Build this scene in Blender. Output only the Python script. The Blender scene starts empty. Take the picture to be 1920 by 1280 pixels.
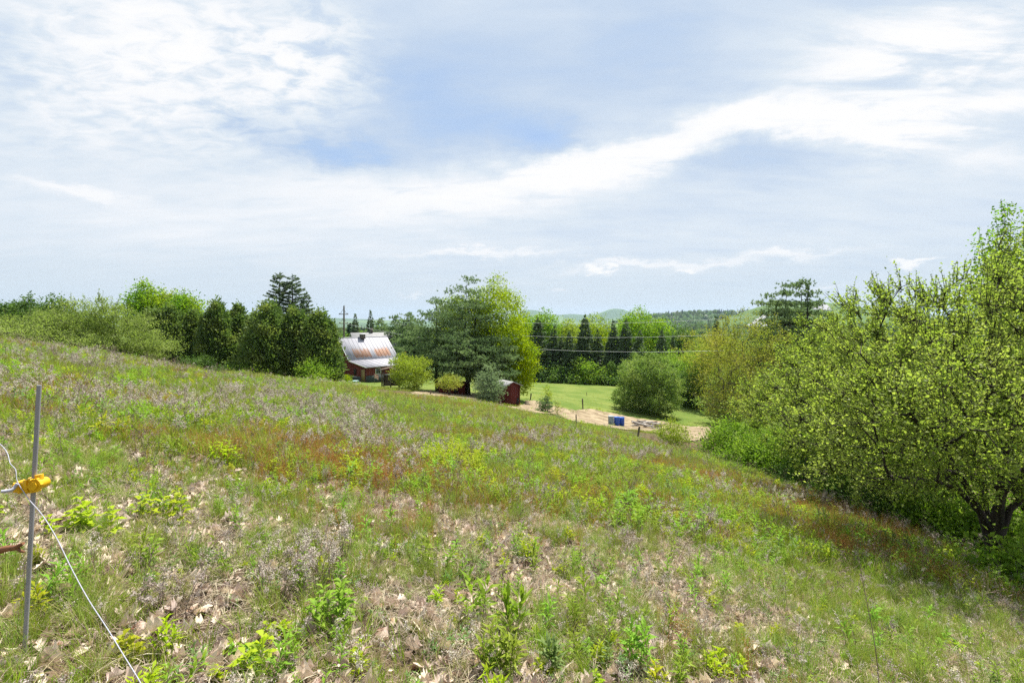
import bpy, math, numpy as np
from math import radians, sin, cos, pi
RS = np.random.default_rng(11)
SC = bpy.context.scene
COL = SC.collection
F_, CX, HY, EYE = 960.0, 960.0, 595.0, 1.6
EXPO = 1.18
HAZE = 5e-5
LK = 1.5; LS = 1.08

def P(px, py, Y):
    return np.array([(px-CX)/F_*Y, Y, EYE-(py-HY)/F_*Y])
def lin(r, g, b):
    f = lambda c: ((c/255+.055)/1.055)**2.4 if c > 10 else c/255/12.92
    return (f(r), f(g), f(b))
def norm(a):
    return a/np.maximum(np.linalg.norm(a, axis=-1, keepdims=True), 1e-9)
def sstep(a, b, x):
    t = np.clip((x-a)/(b-a), 0, 1); return t*t*(3-2*t)

# ------------------------------------------------------------------ noise
_lat = np.random.default_rng(3).random((256, 256))
def vnoise(x, y):
    xi = np.floor(x).astype(int); yi = np.floor(y).astype(int)
    fx = x-xi; fy = y-yi
    fx = fx*fx*(3-2*fx); fy = fy*fy*(3-2*fy)
    a = _lat[xi % 256, yi % 256]; b = _lat[(xi+1) % 256, yi % 256]
    c = _lat[xi % 256, (yi+1) % 256]; d = _lat[(xi+1) % 256, (yi+1) % 256]
    return (a*(1-fx)+b*fx)*(1-fy)+(c*(1-fx)+d*fx)*fy
def fbm(x, y, o=4):
    s = 0; a = .5; t = 0
    for i in range(o):
        s = s+a*vnoise(x*2**i+17.3*i, y*2**i+5.1*i); t += a; a *= .5
    return s/t

# ------------------------------------------------------------------ terrain
PA, PB = .17, .14
_ctl = []
def _c(X, Y, z): _ctl.append((X, Y, z-(-PA*X-PB*Y)))
for X, Y in [(0,0),(-5,0),(5,0),(0,-12),(-15,-8),(15,-8),(-3,4),(3,4),(0,9),(-6,9),(6,9),(-10,15),(0,18),(8,16),(-12,25),(0,28),(9,22),(0,38),(-8,38),(-30,5)]:
    _c(X, Y, -PA*X-PB*Y)
for px, py, Y in [(400,705,48),(160,690,28),(0,640,25),(300,690,40),(640,722,55),(965,762,47),(1050,777,47),(1155,801,53),(1150,806,45),
                  (1262,850,34),(1290,815,46),(1213,775,68),(1000,715,112),(1150,722,108),(1320,770,75),(1310,745,95),(1000,745,62),(1100,760,66),(870,745,50),
                  (690,718,75),(760,712,82),(800,735,56)]:
    X, Y, z = P(px, py, Y); _c(X, Y, z)
for X, Y, z in [(14,10,-4.4),(30,30,-9.6),(45,60,-12.5),(-60,60,0),(-80,120,-3),(0,150,-14.5),(60,150,-16),(-40,120,-8.5),(25,8,-7),(60,20,-12),(-60,20,4)]:
    _c(X, Y, z)
_ctl = np.array(_ctl)
def _phi(r2): return np.where(r2 > 1e-9, .5*r2*np.log(np.maximum(r2, 1e-9)), 0)
_n = len(_ctl)
_d2 = ((_ctl[:, None, :2]-_ctl[None, :, :2])**2).sum(-1)
_A = np.zeros((_n+3, _n+3)); _A[:_n, :_n] = _phi(_d2)+np.eye(_n)*20
_A[:_n, _n] = 1; _A[:_n, _n+1:] = _ctl[:, :2]; _A[_n:, :_n] = _A[:_n, _n:].T
_w = np.linalg.solve(_A, np.r_[_ctl[:, 2], 0, 0, 0])
HILLS = [ # X, Y, sx, sy, h
    (663,1300,150,190,62),(850,1380,170,200,60),(1100,1500,260,260,60),(760,2500,420,420,66),(1300,2600,500,450,90),
    (300,9000,330,700,205),(1050,9000,500,700,150),(1750,8800,300,700,170),(2300,9000,500,700,150),(-800,9400,700,700,120),(-2600,8400,900,700,66),
    (-3600,8600,800,700,58),(-6000,8000,1500,900,70),(4500,8500,1500,1200,160),(600,4300,900,500,26),(-1500,4200,900,500,22),(-2400,5600,1000,500,30)]
def ground(X, Y):
    X = np.atleast_1d(np.asarray(X, float)); Y = np.atleast_1d(np.asarray(Y, float))
    sh = X.shape; X = X.ravel(); Y = Y.ravel()
    r = np.hypot(X, Y)
    near = np.zeros(len(X))
    m = r < 420
    if m.any():
        x = X[m]; y = Y[m]
        k = np.minimum(1, 150/np.maximum(np.hypot(x, y), 1e-6)); xc = x*k; yc = y*k
        yc = np.maximum(yc, -20); xc = np.clip(xc, -90, 90)
        res = _w[_n]+_w[_n+1]*xc+_w[_n+2]*yc
        for i in range(_n):
            res = res+_w[i]*_phi((xc-_ctl[i, 0])**2+(yc-_ctl[i, 1])**2)
        z = -PA*xc-PB*yc+res
        z += (fbm(x*.35, y*.35, 3)-.5)*.22*sstep(2, 8, np.hypot(x, y))*(1-sstep(45, 60, y))+(vnoise(x*2.2+9, y*2.2)-.5)*.05
        near[m] = z
    far = -28-62*sstep(700, 3000, r)+ (fbm(X/260+40, Y/260+40, 3)-.5)*14*sstep(150, 500, r)
    far = far+(fbm(X/1500+7, Y/1500+3, 3)-.5)*70*sstep(2500, 6000, r)
    for hx, hy, sx, sy, h in HILLS:
        far = far+h*np.exp(-((X-hx)/sx)**2-((Y-hy)/sy)**2)
    t = sstep(130, 400, r)
    return (near*(1-t)+far*t).reshape(sh)
def gz(X, Y): return float(ground([X], [Y])[0])

# ------------------------------------------------------------------ mesh builder
class MB:
    def __init__(s): s.v = []; s.f = []; s.n = 0
    def add(s, V, F, mi=0, rnd=None):
        V = np.asarray(V, float).reshape(-1, 3); F = np.asarray(F, int)
        if len(F) == 0: return
        r = RS.random(len(F)) if rnd is None else np.broadcast_to(np.asarray(rnd, float), (len(F),))
        s.v.append(V); s.f.append((F+s.n, np.full(len(F), mi), r)); s.n += len(V)
    def box(s, c, size, R=None, mi=0, rnd=None):
        x, y, z = np.asarray(size)/2
        V = np.array([(-x,-y,-z),(x,-y,-z),(x,y,-z),(-x,y,-z),(-x,-y,z),(x,-y,z),(x,y,z),(-x,y,z)])
        if R is not None: V = V@np.asarray(R).T
        s.add(V+np.asarray(c), [(0,3,2,1),(4,5,6,7),(0,1,5,4),(1,2,6,5),(2,3,7,6),(3,0,4,7)], mi, rnd)
    def hexa(s, b, t, mi=0):  # 4 bottom + 4 top points
        s.add(list(b)+list(t), [(0,3,2,1),(4,5,6,7),(0,1,5,4),(1,2,6,5),(2,3,7,6),(3,0,4,7)], mi)
    def slab(s, q, th, mi=0):  # quad given thickness downwards along its normal
        q = np.asarray(q, float); n = np.cross(q[1]-q[0], q[3]-q[0]); n = n/np.linalg.norm(n)
        s.hexa(q-n*th, q, mi)
    def tube(s, pts, rad, n=6, mi=0, cap=True):
        pts = np.asarray(pts, float); k = len(pts); rad = np.broadcast_to(np.asarray(rad, float), (k,))
        d = norm(np.gradient(pts, axis=0)); up = np.array([0, 0, 1.]) if abs(d[0, 2]) < .9 else np.array([1., 0, 0])
        V = []
        a = norm(np.cross(d[0], up))
        for i in range(k):
            a = a-d[i]*np.dot(a, d[i]); a = a/np.linalg.norm(a); b = np.cross(d[i], a)
            th = np.arange(n)*2*pi/n
            V.append(pts[i]+rad[i]*(np.cos(th)[:, None]*a+np.sin(th)[:, None]*b))
        V = np.concatenate(V); F = []
        for i in range(k-1):
            for j in range(n):
                j2 = (j+1) % n; F.append((i*n+j, i*n+j2, (i+1)*n+j2, (i+1)*n+j))
        s.add(V, F, mi)
        if cap:
            for i0 in (0, (k-1)*n):
                c = V[i0:i0+n]; s.add(np.vstack([c, c.mean(0)]), [(j, (j+1) % n, n) for j in range(n)], mi)
    def segs(s, p0, p1, r0, r1, n=5, mi=0):  # many cone segments, vectorised
        p0 = np.asarray(p0, float); p1 = np.asarray(p1, float)
        if len(p0) == 0: return
        d = norm(p1-p0); ref = np.where(np.abs(d[:, 2:3]) < .9, np.array([[0, 0, 1.]]), np.array([[1., 0, 0]]))
        a = norm(np.cross(d, ref)); b = np.cross(d, a)
        th = np.arange(n)*2*pi/n
        ring = np.cos(th)[None, :, None]*a[:, None]+np.sin(th)[None, :, None]*b[:, None]
        V = np.concatenate([p0[:, None]+ring*np.asarray(r0)[:, None, None], p1[:, None]+ring*np.asarray(r1)[:, None, None]], 1)
        j = np.arange(n); f = np.stack([j, (j+1) % n, (j+1) % n+n, j+n], 1)
        F = (np.arange(len(p0))*2*n)[:, None, None]+f[None]
        s.add(V.reshape(-1, 3), F.reshape(-1, 4), mi)
    def leaves(s, pos, ax, nr, L, W, fold=.25, mi=0, rnd=None, mid=.45, droop=0.):
        pos = np.asarray(pos, float); N = len(pos)
        if N == 0: return
        ax = norm(ax); nr = norm(nr-ax*(ax*nr).sum(-1, keepdims=True)); sd = np.cross(ax, nr)
        L = np.broadcast_to(L, (N,))[:, None]; W = np.broadcast_to(W, (N,))[:, None]
        m = pos+ax*L*mid+nr*fold*W
        V = np.stack([pos, m+sd*W/2, pos+ax*L-np.array([0, 0, 1.])*droop*L, m-sd*W/2], 1)
        F = np.arange(N*4).reshape(N, 4)
        s.add(V.reshape(-1, 3), F, mi, rnd)
    def blades(s, pos, az, h, lean, w, mi=0, rnd=None, curl=.5):  # curved grass blades, 3 segments tapered
        N = len(pos); az = np.broadcast_to(az, (N,)); h = np.broadcast_to(h, (N,)); lean = np.broadcast_to(lean, (N,)); w = np.broadcast_to(w, (N,))
        d = np.stack([np.cos(az), np.sin(az), 0*az], 1); tw = az+pi/2+RS.uniform(-.7, .7, N)
        sd = np.stack([np.cos(tw), np.sin(tw), 0*tw], 1)
        lv = []
        for t, ww in ((0, .8), (.45, 1), (.8, .6), (1, .05)):
            c = pos+d*(h*lean*t**(1+curl))[:, None]+np.array([0, 0, 1.])*(h*(t-.35*lean*t*t))[:, None]
            lv += [c-sd*(w*ww/2)[:, None], c+sd*(w*ww/2)[:, None]]
        V = np.stack(lv, 1); b = np.arange(N)[:, None]*8
        F = np.concatenate([b+np.array([[0, 1, 3, 2]]), b+np.array([[2, 3, 5, 4]]), b+np.array([[4, 5, 7, 6]])])
        r = RS.random(N) if rnd is None else np.broadcast_to(rnd, (N,))
        s.add(V.reshape(-1, 3), F, mi, np.tile(r, 3))
    def mesh(s, name, mats, smooth=False):
        V = np.concatenate(s.v); me = bpy.data.meshes.new(name)
        me.vertices.add(len(V)); me.vertices.foreach_set('co', V.ravel().astype(np.float32))
        lv = []; ls = []; mi = []; rn = []; st = 0
        for F, m, r in s.f:
            k = F.shape[1]; lv.append(F.ravel()); ls.append(st+np.arange(len(F))*k); st += F.size; mi.append(m); rn.append(r)
        lv = np.concatenate(lv); ls = np.concatenate(ls); mi = np.concatenate(mi); rn = np.concatenate(rn)
        me.loops.add(len(lv)); me.loops.foreach_set('vertex_index', lv.astype(np.int32))
        me.polygons.add(len(ls)); me.polygons.foreach_set('loop_start', ls.astype(np.int32))
        for m in (mats if isinstance(mats, (list, tuple)) else [mats]): me.materials.append(m)
        me.polygons.foreach_set('material_index', mi.astype(np.int32))
        if smooth: me.polygons.foreach_set('use_smooth', np.ones(len(ls), bool))
        me.update(calc_edges=True)
        a = me.attributes.new('rnd', 'FLOAT', 'FACE'); a.data.foreach_set('value', rn.astype(np.float32))
        return me
    def obj(s, name, mats, parent=None, smooth=False, link=True):
        o = bpy.data.objects.new(name, s.mesh(name, mats, smooth))
        if link: COL.objects.link(o)
        if parent is not None: o.parent = parent
        return o

def tag(o, label=None, cat=None, group=None, kind=None):
    if label: o['label'] = label
    if cat: o['category'] = cat
    if group: o['group'] = group
    if kind: o['kind'] = kind
    return o
def thing(name, loc, label, cat, group=None, rz=0):
    o = bpy.data.objects.new(name, None); COL.objects.link(o); o.location = tuple(loc); o.rotation_euler = (0, 0, rz)
    o.empty_display_size = .2
    return tag(o, label, cat, group)

# ------------------------------------------------------------------ materials
def newmat(name):
    m = bpy.data.materials.new(name); m.use_nodes = True; nt = m.node_tree; nt.nodes.clear()
    return m, nt
class N:
    def __init__(s, nt): s.nt = nt
    def n(s, t, **k):
        o = s.nt.nodes.new(t)
        for a, b in k.items(): setattr(o, a, b)
        return o
    def l(s, a, b): s.nt.links.new(a, b)
    def inp(s, sock, v):
        if hasattr(v, 'is_linked') or isinstance(v, bpy.types.NodeSocket): s.l(v, sock)
        elif isinstance(v, (tuple, list)) and len(v) == 3 and sock.type == 'RGBA': sock.default_value = (*v, 1)
        else: sock.default_value = v
    def math(s, op, a, b=0., c=0., clamp=False):
        o = s.n('ShaderNodeMath', operation=op); o.use_clamp = clamp
        s.inp(o.inputs[0], a); s.inp(o.inputs[1], b); s.inp(o.inputs[2], c); return o.outputs[0]
    def mix(s, f, a, b, blend='MIX'):
        o = s.n('ShaderNodeMix', data_type='RGBA', blend_type=blend)
        s.inp(o.inputs[0], f); s.inp(o.inputs[6], a); s.inp(o.inputs[7], b); return o.outputs[2]
    def noise(s, vec, scale, detail=4, rough=.55, dist=0.):
        o = s.n('ShaderNodeTexNoise'); o.inputs['Scale'].default_value = scale; o.inputs['Detail'].default_value = detail
        o.inputs['Roughness'].default_value = rough; o.inputs['Distortion'].default_value = dist
        if vec is not None: s.l(vec, o.inputs['Vector'])
        return o.outputs['Fac']
    def ramp(s, f, stops):
        o = s.n('ShaderNodeValToRGB'); s.l(f, o.inputs[0]); e = o.color_ramp.elements
        while len(e) < len(stops): e.new(.5)
        for i, (p, c) in enumerate(stops):
            e[i].position = p; e[i].color = (*c, 1) if len(c) == 3 else c
        return o.outputs[0]
    def maprange(s, v, a, b, c=0., d=1.):
        o = s.n('ShaderNodeMapRange', interpolation_type='SMOOTHSTEP'); s.inp(o.inputs[0], v)
        for i, x in enumerate((a, b, c, d)): o.inputs[i+1].default_value = x
        return o.outputs[0]

def leafmat(name, A, B, C=None, trans=.4, nscale=.8, rough=.55, tcol=None, inst=0.0, spec=.12):
    """A/B: two leaf colours mixed per leaf, C: colour of some clumps"""
    def prep(c):
        y = .25*c[0]+.65*c[1]+.1*c[2]; return tuple(min(.9, max(.004, (y+(x-y)*LS)*LK)) for x in c)
    A, B, C = [None if c is None else prep(c) for c in (A, B, C)]
    m, nt = newmat(name); q = N(nt)
    r = q.n('ShaderNodeAttribute', attribute_name='rnd').outputs['Fac']
    c = q.mix(r, A, B)
    if C is not None:
        tc = q.n('ShaderNodeTexCoord').outputs['Object']
        nz = q.maprange(q.noise(tc, nscale, 3), .42, .68)
        c = q.mix(nz, c, C)
    if inst:
        rr = q.n('ShaderNodeObjectInfo').outputs['Random']
        hs = q.n('ShaderNodeHueSaturation'); q.l(c, hs.inputs['Color'])
        q.l(q.math('MULTIPLY_ADD', rr, inst, 1-inst/2), hs.inputs['Value'])
        q.l(q.math('MULTIPLY_ADD', rr, .05, .475), hs.inputs['Hue'])
        c = hs.outputs[0]
    p = q.n('ShaderNodeBsdfPrincipled'); q.l(c, p.inputs['Base Color']); p.inputs['Roughness'].default_value = rough
    p.inputs['Specular IOR Level'].default_value = spec
    out = q.n('ShaderNodeOutputMaterial')
    if trans > 0:
        t = q.n('ShaderNodeBsdfTranslucent'); q.l(q.mix(1., c, tcol or (1.05, 1.18, .6), 'MULTIPLY'), t.inputs['Color'])
        mx = q.n('ShaderNodeMixShader'); mx.inputs[0].default_value = trans
        q.l(p.outputs[0], mx.inputs[1]); q.l(t.outputs[0], mx.inputs[2]); q.l(mx.outputs[0], out.inputs[0])
    else: q.l(p.outputs[0], out.inputs[0])
    return m
def solid(name, A, B=None, scale=6., rough=.7, metal=0., bump=0., stretch=(1, 1, 1), spec=.4, detail=5, lo=.35, hi=.65, bscale=None):
    m, nt = newmat(name); q = N(nt)
    p = q.n('ShaderNodeBsdfPrincipled'); out = q.n('ShaderNodeOutputMaterial'); q.l(p.outputs[0], out.inputs[0])
    p.inputs['Roughness'].default_value = rough; p.inputs['Metallic'].default_value = metal; p.inputs['Specular IOR Level'].default_value = spec
    tc = q.n('ShaderNodeTexCoord').outputs['Object']
    mp = q.n('ShaderNodeMapping'); mp.inputs['Scale'].default_value = stretch; q.l(tc, mp.inputs[0])
    nz = q.noise(mp.outputs[0], scale, detail)
    if B is None: B = tuple(x*.6 for x in A)
    c = q.mix(q.maprange(nz, lo, hi), A, B); q.l(c, p.inputs['Base Color'])
    if bump:
        b = q.n('ShaderNodeBump'); b.inputs['Strength'].default_value = bump; b.inputs['Distance'].default_value = .05
        q.l(q.noise(mp.outputs[0], bscale or scale*2, 6), b.inputs['Height']); q.l(b.outputs[0], p.inputs['Normal'])
    return m

BARK = solid('bark_grey', (.10,.085,.07), (.045,.036,.03), 9, .9, bump=.6, stretch=(1,1,.25))
BARKD = solid('bark_dark', (.055,.043,.036), (.022,.018,.015), 9, .9, bump=.6, stretch=(1,1,.25))
TWIG = solid('twig_brown', (.16,.115,.085), (.08,.06,.05), 9, .9)
L_APPLE = leafmat('apple_leaf', (.135,.195,.045), (.24,.285,.08), (.27,.3,.12), .6, .55, tcol=(1.1,1.2,.55), spec=.18, rough=.5)
L_SHRUB = leafmat('grey_green_leaf', (.115,.155,.045), (.195,.235,.08), (.22,.26,.1), .52, .5)
L_MAPLE = leafmat('maple_leaf', (.085,.175,.025), (.15,.235,.03), (.2,.25,.03), .52, .35)
L_YMAPLE = leafmat('yellow_maple_leaf', (.165,.22,.012), (.24,.27,.016), (.12,.18,.018), .52, .35)
L_YOUNG = leafmat('yellow_green_leaf', (.17,.22,.035), (.245,.28,.05), (.21,.25,.055), .48, .8)
L_OLIVE = leafmat('olive_leaf', (.14,.17,.035), (.21,.225,.05), (.24,.215,.06), .5, .5)
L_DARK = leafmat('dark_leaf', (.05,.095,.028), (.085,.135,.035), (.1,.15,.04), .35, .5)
L_ROUND = leafmat('round_tree_leaf', (.092,.145,.042), (.16,.22,.066), (.21,.255,.09), .46, .5)
L_BUSH = leafmat('bush_leaf', (.095,.165,.028), (.16,.235,.04), (.21,.27,.055), .48, .8)
L_PINE = leafmat('pine_needle', (.078,.118,.064), (.13,.175,.09), (.17,.215,.112), .42, .45, tcol=(1,1.15,.7))
L_YPINE = leafmat('young_pine_needle', (.13,.17,.11), (.2,.245,.16), (.21,.26,.16), .4, 1.2, tcol=(1,1.15,.7))
L_SPRUCE = leafmat('spruce_needle', (.048,.082,.042), (.095,.132,.066), (.105,.135,.07), .33, .4, tcol=(1,1.1,.7))
L_CEDAR = leafmat('cedar_spray', (.052,.092,.03), (.105,.155,.05), (.15,.185,.062), .42, .7, tcol=(1.1,1.15,.6))
L_CONE = leafmat('cone_brown', (.13,.08,.05), (.1,.06,.04), trans=0)

# ------------------------------------------------------------------ trees
def tree_thing(name, X, Y, label, cat='tree', group=None, sink=.05, rz=0):
    return thing(name, (X, Y, gz(X, Y)-sink), label, cat, group, rz)
PROF = {
    'round': lambda t: np.sqrt(np.clip(1-(2*t-1)**2, 0, 1)),
    'oval': lambda t: np.sqrt(np.clip(1-(2*t-1)**2, 0, 1))**.8*(1-.25*t),
    'dome': lambda t: np.sqrt(np.clip(1-t**2.2, 0, 1))*(.72+.28*np.clip(t*4, 0, 1)),
    'vase': lambda t: np.clip(.25+1.05*t**.7, 0, 1)*np.sqrt(np.clip(1-t**6, 0, 1)),
    'egg': lambda t: np.sqrt(np.clip(1-t, 0, 1))*np.clip(t*5+.35, 0, 1)}
def crown_points(n, W, D, z0, z1, prof, rag=.3, shell=2.2, seed=0, cx=0., cy=0., leanx=0.):
    g = np.random.default_rng(seed); out = []
    ph = g.uniform(0, 2*pi, 8)
    cand = []
    while len(cand) < n*6:
        t = g.random(); r = prof(np.array([t]))[0]
        if g.random() > r: continue
        a = g.uniform(0, 2*pi)
        lob = 1+rag*(.5*sin(2*a+ph[0]+3*t)+.5*sin(3*a+ph[1]-4*t)+.45*sin(5*a+ph[2]+9*t)+.4*sin(11*t+ph[3]))
        f = g.random()**(1/shell)
        top = 1+rag*.24*(sin(2*a+ph[4])+sin(3*a+ph[5])-1.3)*(1-r*f)
        cand.append((cx+leanx*t+cos(a)*r*f*lob*W/2, cy+sin(a)*r*f*lob*D/2, z0+(z1-z0)*t*top))
    cand = np.array(cand)
    pick = [0]; d = ((cand-cand[0])**2).sum(1)
    for _ in range(n-1):
        i = int(np.argmax(d*(.3+g.random(len(d))))); pick.append(i); d = np.minimum(d, ((cand-cand[i])**2).sum(1))
    return cand[pick]
def skeleton(cl, trunks, seg, seed, rtip=.008, wob=.12, up=.25, rootr=None):
    """trunks: list of polylines (first point at base). Connect every cluster point to the growing skeleton."""
    g = np.random.default_rng(seed); pos = []; par = []
    for tr in trunks:
        p = -1
        for q in tr:
            if p < 0 and pos:
                dd = [np.linalg.norm(np.asarray(q)-o_) for o_ in pos]; k_ = int(np.argmin(dd))
                if dd[k_] < 1e-6: p = k_; continue
            pos.append(np.asarray(q, float)); par.append(p); p = len(pos)-1
    base = np.mean([t[-1] for t in trunks], 0)
    order = np.argsort(((cl-base)**2).sum(1)); tips = []
    for i in order:
        c = cl[i]; A = np.array(pos); dv = c-A; dist = np.linalg.norm(dv, axis=1)
        pen = np.where(A[:, 2] > c[2]+.1*dist, 1.6, 1.0)*np.where(dist < 1e-3, 9, 1)
        j = int(np.argmin(dist*pen)); a = A[j]; L = dist[j]; k = max(1, int(L/seg)); p = j
        off = g.normal(0, wob*L, 3)*np.array([1, 1, .5])+np.array([0, 0, -up*L*.35])
        for s in range(1, k+1):
            t = s/k; w = 4*t*(1-t)
            pos.append(a*(1-t)+c*t+off*w*.5); par.append(p); p = len(pos)-1
        tips.append(p)
    pos = np.array(pos); par = np.array(par); n = len(pos)
    r2 = np.zeros(n); haschild = np.zeros(n, bool)
    for i in range(n-1, -1, -1):
        if r2[i] == 0: r2[i] = rtip**2.3
        if par[i] >= 0: r2[par[i]] += r2[i]
    rad = r2**(1/2.3)
    if rootr: rad = rtip+(rad-rtip)*((rootr-rtip)/max(rad.max()-rtip, 1e-6)) if rad.max() > rtip else rad
    return pos, par, rad
def wood(mb, pos, par, rad, n=5, mi=0, flare=1.18):
    e = np.where(par >= 0)[0]; p = par[e]
    r0 = np.minimum(rad[p], rad[e]*1.35)
    low = pos[p][:, 2]
    r0 = np.where((par[p] < 0), rad[p]*flare, r0)
    mb.segs(pos[p], pos[e], r0, rad[e], n, mi)
def rdir(g, n): return norm(g.normal(size=(n, 3)))
def broadleaf(root, W, H, z0, leafm, barkm, ncl, nleaf, Ls, seed, prof='round', D=None, trunks=None, seg=.5, clump=.45, rag=.3, shell=2.2,
              rootr=None, rtip=.008, flat=.75, cx=0., cy=0., leanx=0., asp=.6, twigs=0, extra=None, crown_name='crown', wob=.12, upn=.7, tleaf=9, twup=.5):
    g = np.random.default_rng(seed); D = D or W
    cl = crown_points(ncl, W, D, z0, H, PROF[prof], rag, shell, seed, cx, cy, leanx)
    if extra is not None: cl = np.vstack([cl, extra])
    if trunks is None:
        k = 7; zt = z0+(H-z0)*.55
        tr = [(g.normal(0, .03*H*i/k)+leanx*.5*i/k+cx*i/k*.6, g.normal(0, .03*H*i/k)+cy*i/k*.6, zt*i/k) for i in range(k+1)]; tr[0] = (0, 0, -.15)
        trunks = [tr]
    pos, par, rad = skeleton(cl, trunks, seg, seed+1, rtip, wob, rootr=rootr)
    t = MB(); wood(t, pos, par, rad)
    m = MB()
    idx = g.integers(0, len(cl), nleaf); size = g.uniform(.6, 1.3, len(cl))
    off = g.normal(0, clump, (nleaf, 3))*np.array([1, 1, flat])*size[idx][:, None]
    lp = cl[idx]+off
    ax = norm(norm(off)*.7+rdir(g, nleaf)+np.array([0, 0, -.1])); nr = norm(rdir(g, nleaf)+np.array([0, 0, upn]))
    L = Ls*g.uniform(.6, 1.35, nleaf)
    m.leaves(lp, ax, nr, L, L*asp*g.uniform(.8, 1.2, nleaf), .2)
    if twigs:   # fine leafy twigs that poke out of the crown
        tpi = g.integers(0, len(cl), twigs); c0 = cl[tpi]+g.normal(0, clump*.4, (twigs, 3)); out = norm(norm(c0-np.array([cx, cy, z0+(H-z0)*.3]))+rdir(g, twigs)*.5+np.array([0, 0, twup]))
        tl = clump*g.uniform(.8, 2.4, twigs); e = c0+out*tl[:, None]
        t.segs(cl[tpi], c0, np.full(twigs, rtip), np.full(twigs, rtip*.9), 3)
        t.segs(c0, e, np.full(twigs, rtip*.9), np.full(twigs, rtip*.4), 3)
        kk = tleaf; s = g.random((twigs, kk))**1.2; q = (c0[:, None]+(e-c0)[:, None]*s[..., None]).reshape(-1, 3)
        a2 = norm(np.repeat(out, kk, 0)*.5+rdir(g, twigs*kk))
        m.leaves(q, a2, rdir(g, twigs*kk)+np.array([0, 0, .5]), Ls*g.uniform(.6, 1.2, twigs*kk), Ls*asp*g.uniform(.6, 1.1, twigs*kk), .2)
    t.obj('trunk', barkm, root, True); m.obj(crown_name, leafm, root)
    return root
def conifer(root, H, W, seed, leafm=None, z0=.6, p=.85, step=.45, nb=6, card=.4, cw=.13, droop=.25, per=10, gaps=.1, twin=0, barkm=None, lean=0, top_up=.3, cones=0):
    g = np.random.default_rng(seed); leafm = leafm or L_SPRUCE
    t = MB(); m = MB()
    P0 = []; P1 = []; R0 = []; R1 = []
    heads = [(0, 0, H)] if not twin else [(-twin/2, 0, H), (twin/2, .2, H*.985)]
    for hx, hy, hh in heads:
        pts = [(hx*min(1, (i/8)*1.6), hy*i/8, -.1+hh*i/8) for i in range(9)]
        t.tube(pts, [max(.02, .022*hh*(1-i/8.3)) for i in range(9)], 6)
        z = z0; pp = []; 
        while z < hh-.15:
            tt = (z-z0)/(hh-z0); L0 = W/2*(1-tt)**p*(1 if tt > .12 else .8+tt*1.6)
            k = max(3, int(nb*(.5+.6*(1-tt)))); a0 = g.uniform(0, 6.28)
            for b in range(k):
                if g.random() < gaps: continue
                L = max(.12, L0*g.uniform(.68, 1.15)); a = a0+b*2*pi/k+g.normal(0, .25); el = -droop*(1-tt)+top_up*tt+g.normal(0, .08)
                d = np.array([cos(a)*cos(el), sin(a)*cos(el), sin(el)])
                b0 = np.array([hx*min(1, z/hh*1.6), hy*z/hh, z+g.normal(0, step*.2)])
                n = max(3, int(per*L/1.0)); s = np.sqrt(g.random(n))*.97+.03
                c = b0+d*(s*L)[:, None]+np.array([0, 0, 1])*(droop*.55*L*(s**2))[:, None]*.6
                sidev = np.array([-sin(a), cos(a), 0]); sg = g.choice([-1, 1], n)
                ax = norm(d*.7+sidev*sg[:, None]*g.uniform(.1, .9, n)[:, None]+np.array([0, 0, -.45])+g.normal(0, .25, (n, 3)))
                wd = (1-.45*s)
                m.leaves(c, ax, np.array([0, 0, .5])+g.normal(0, .7, (n, 3)), card*wd*g.uniform(.7, 1.3, n)*min(1, .35+L0), cw*g.uniform(.7, 1.3, n), .15)
                P0.append(b0); P1.append(b0+d*L*.9+np.array([0, 0, droop*.25*L])); R0.append(.012+.012*L); R1.append(.004)
            z += step*g.uniform(.75, 1.25)*(1-.35*tt)
        n = 14; m.leaves(np.tile([hx, hy, hh-.3], (n, 1))+g.normal(0, .05, (n, 3))+np.array([0, 0, 1])*g.uniform(-.3, .25, n)[:, None], np.array([0, 0, 1.])+g.normal(0, .5, (n, 3)), rdir(g, n), card*.7, cw, .1)
    t.segs(np.array(P0), np.array(P1), np.array(R0), np.array(R1), 4)
    t.obj('trunk', barkm or BARKD, root, True); m.obj('crown', leafm, root)
    return root
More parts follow.
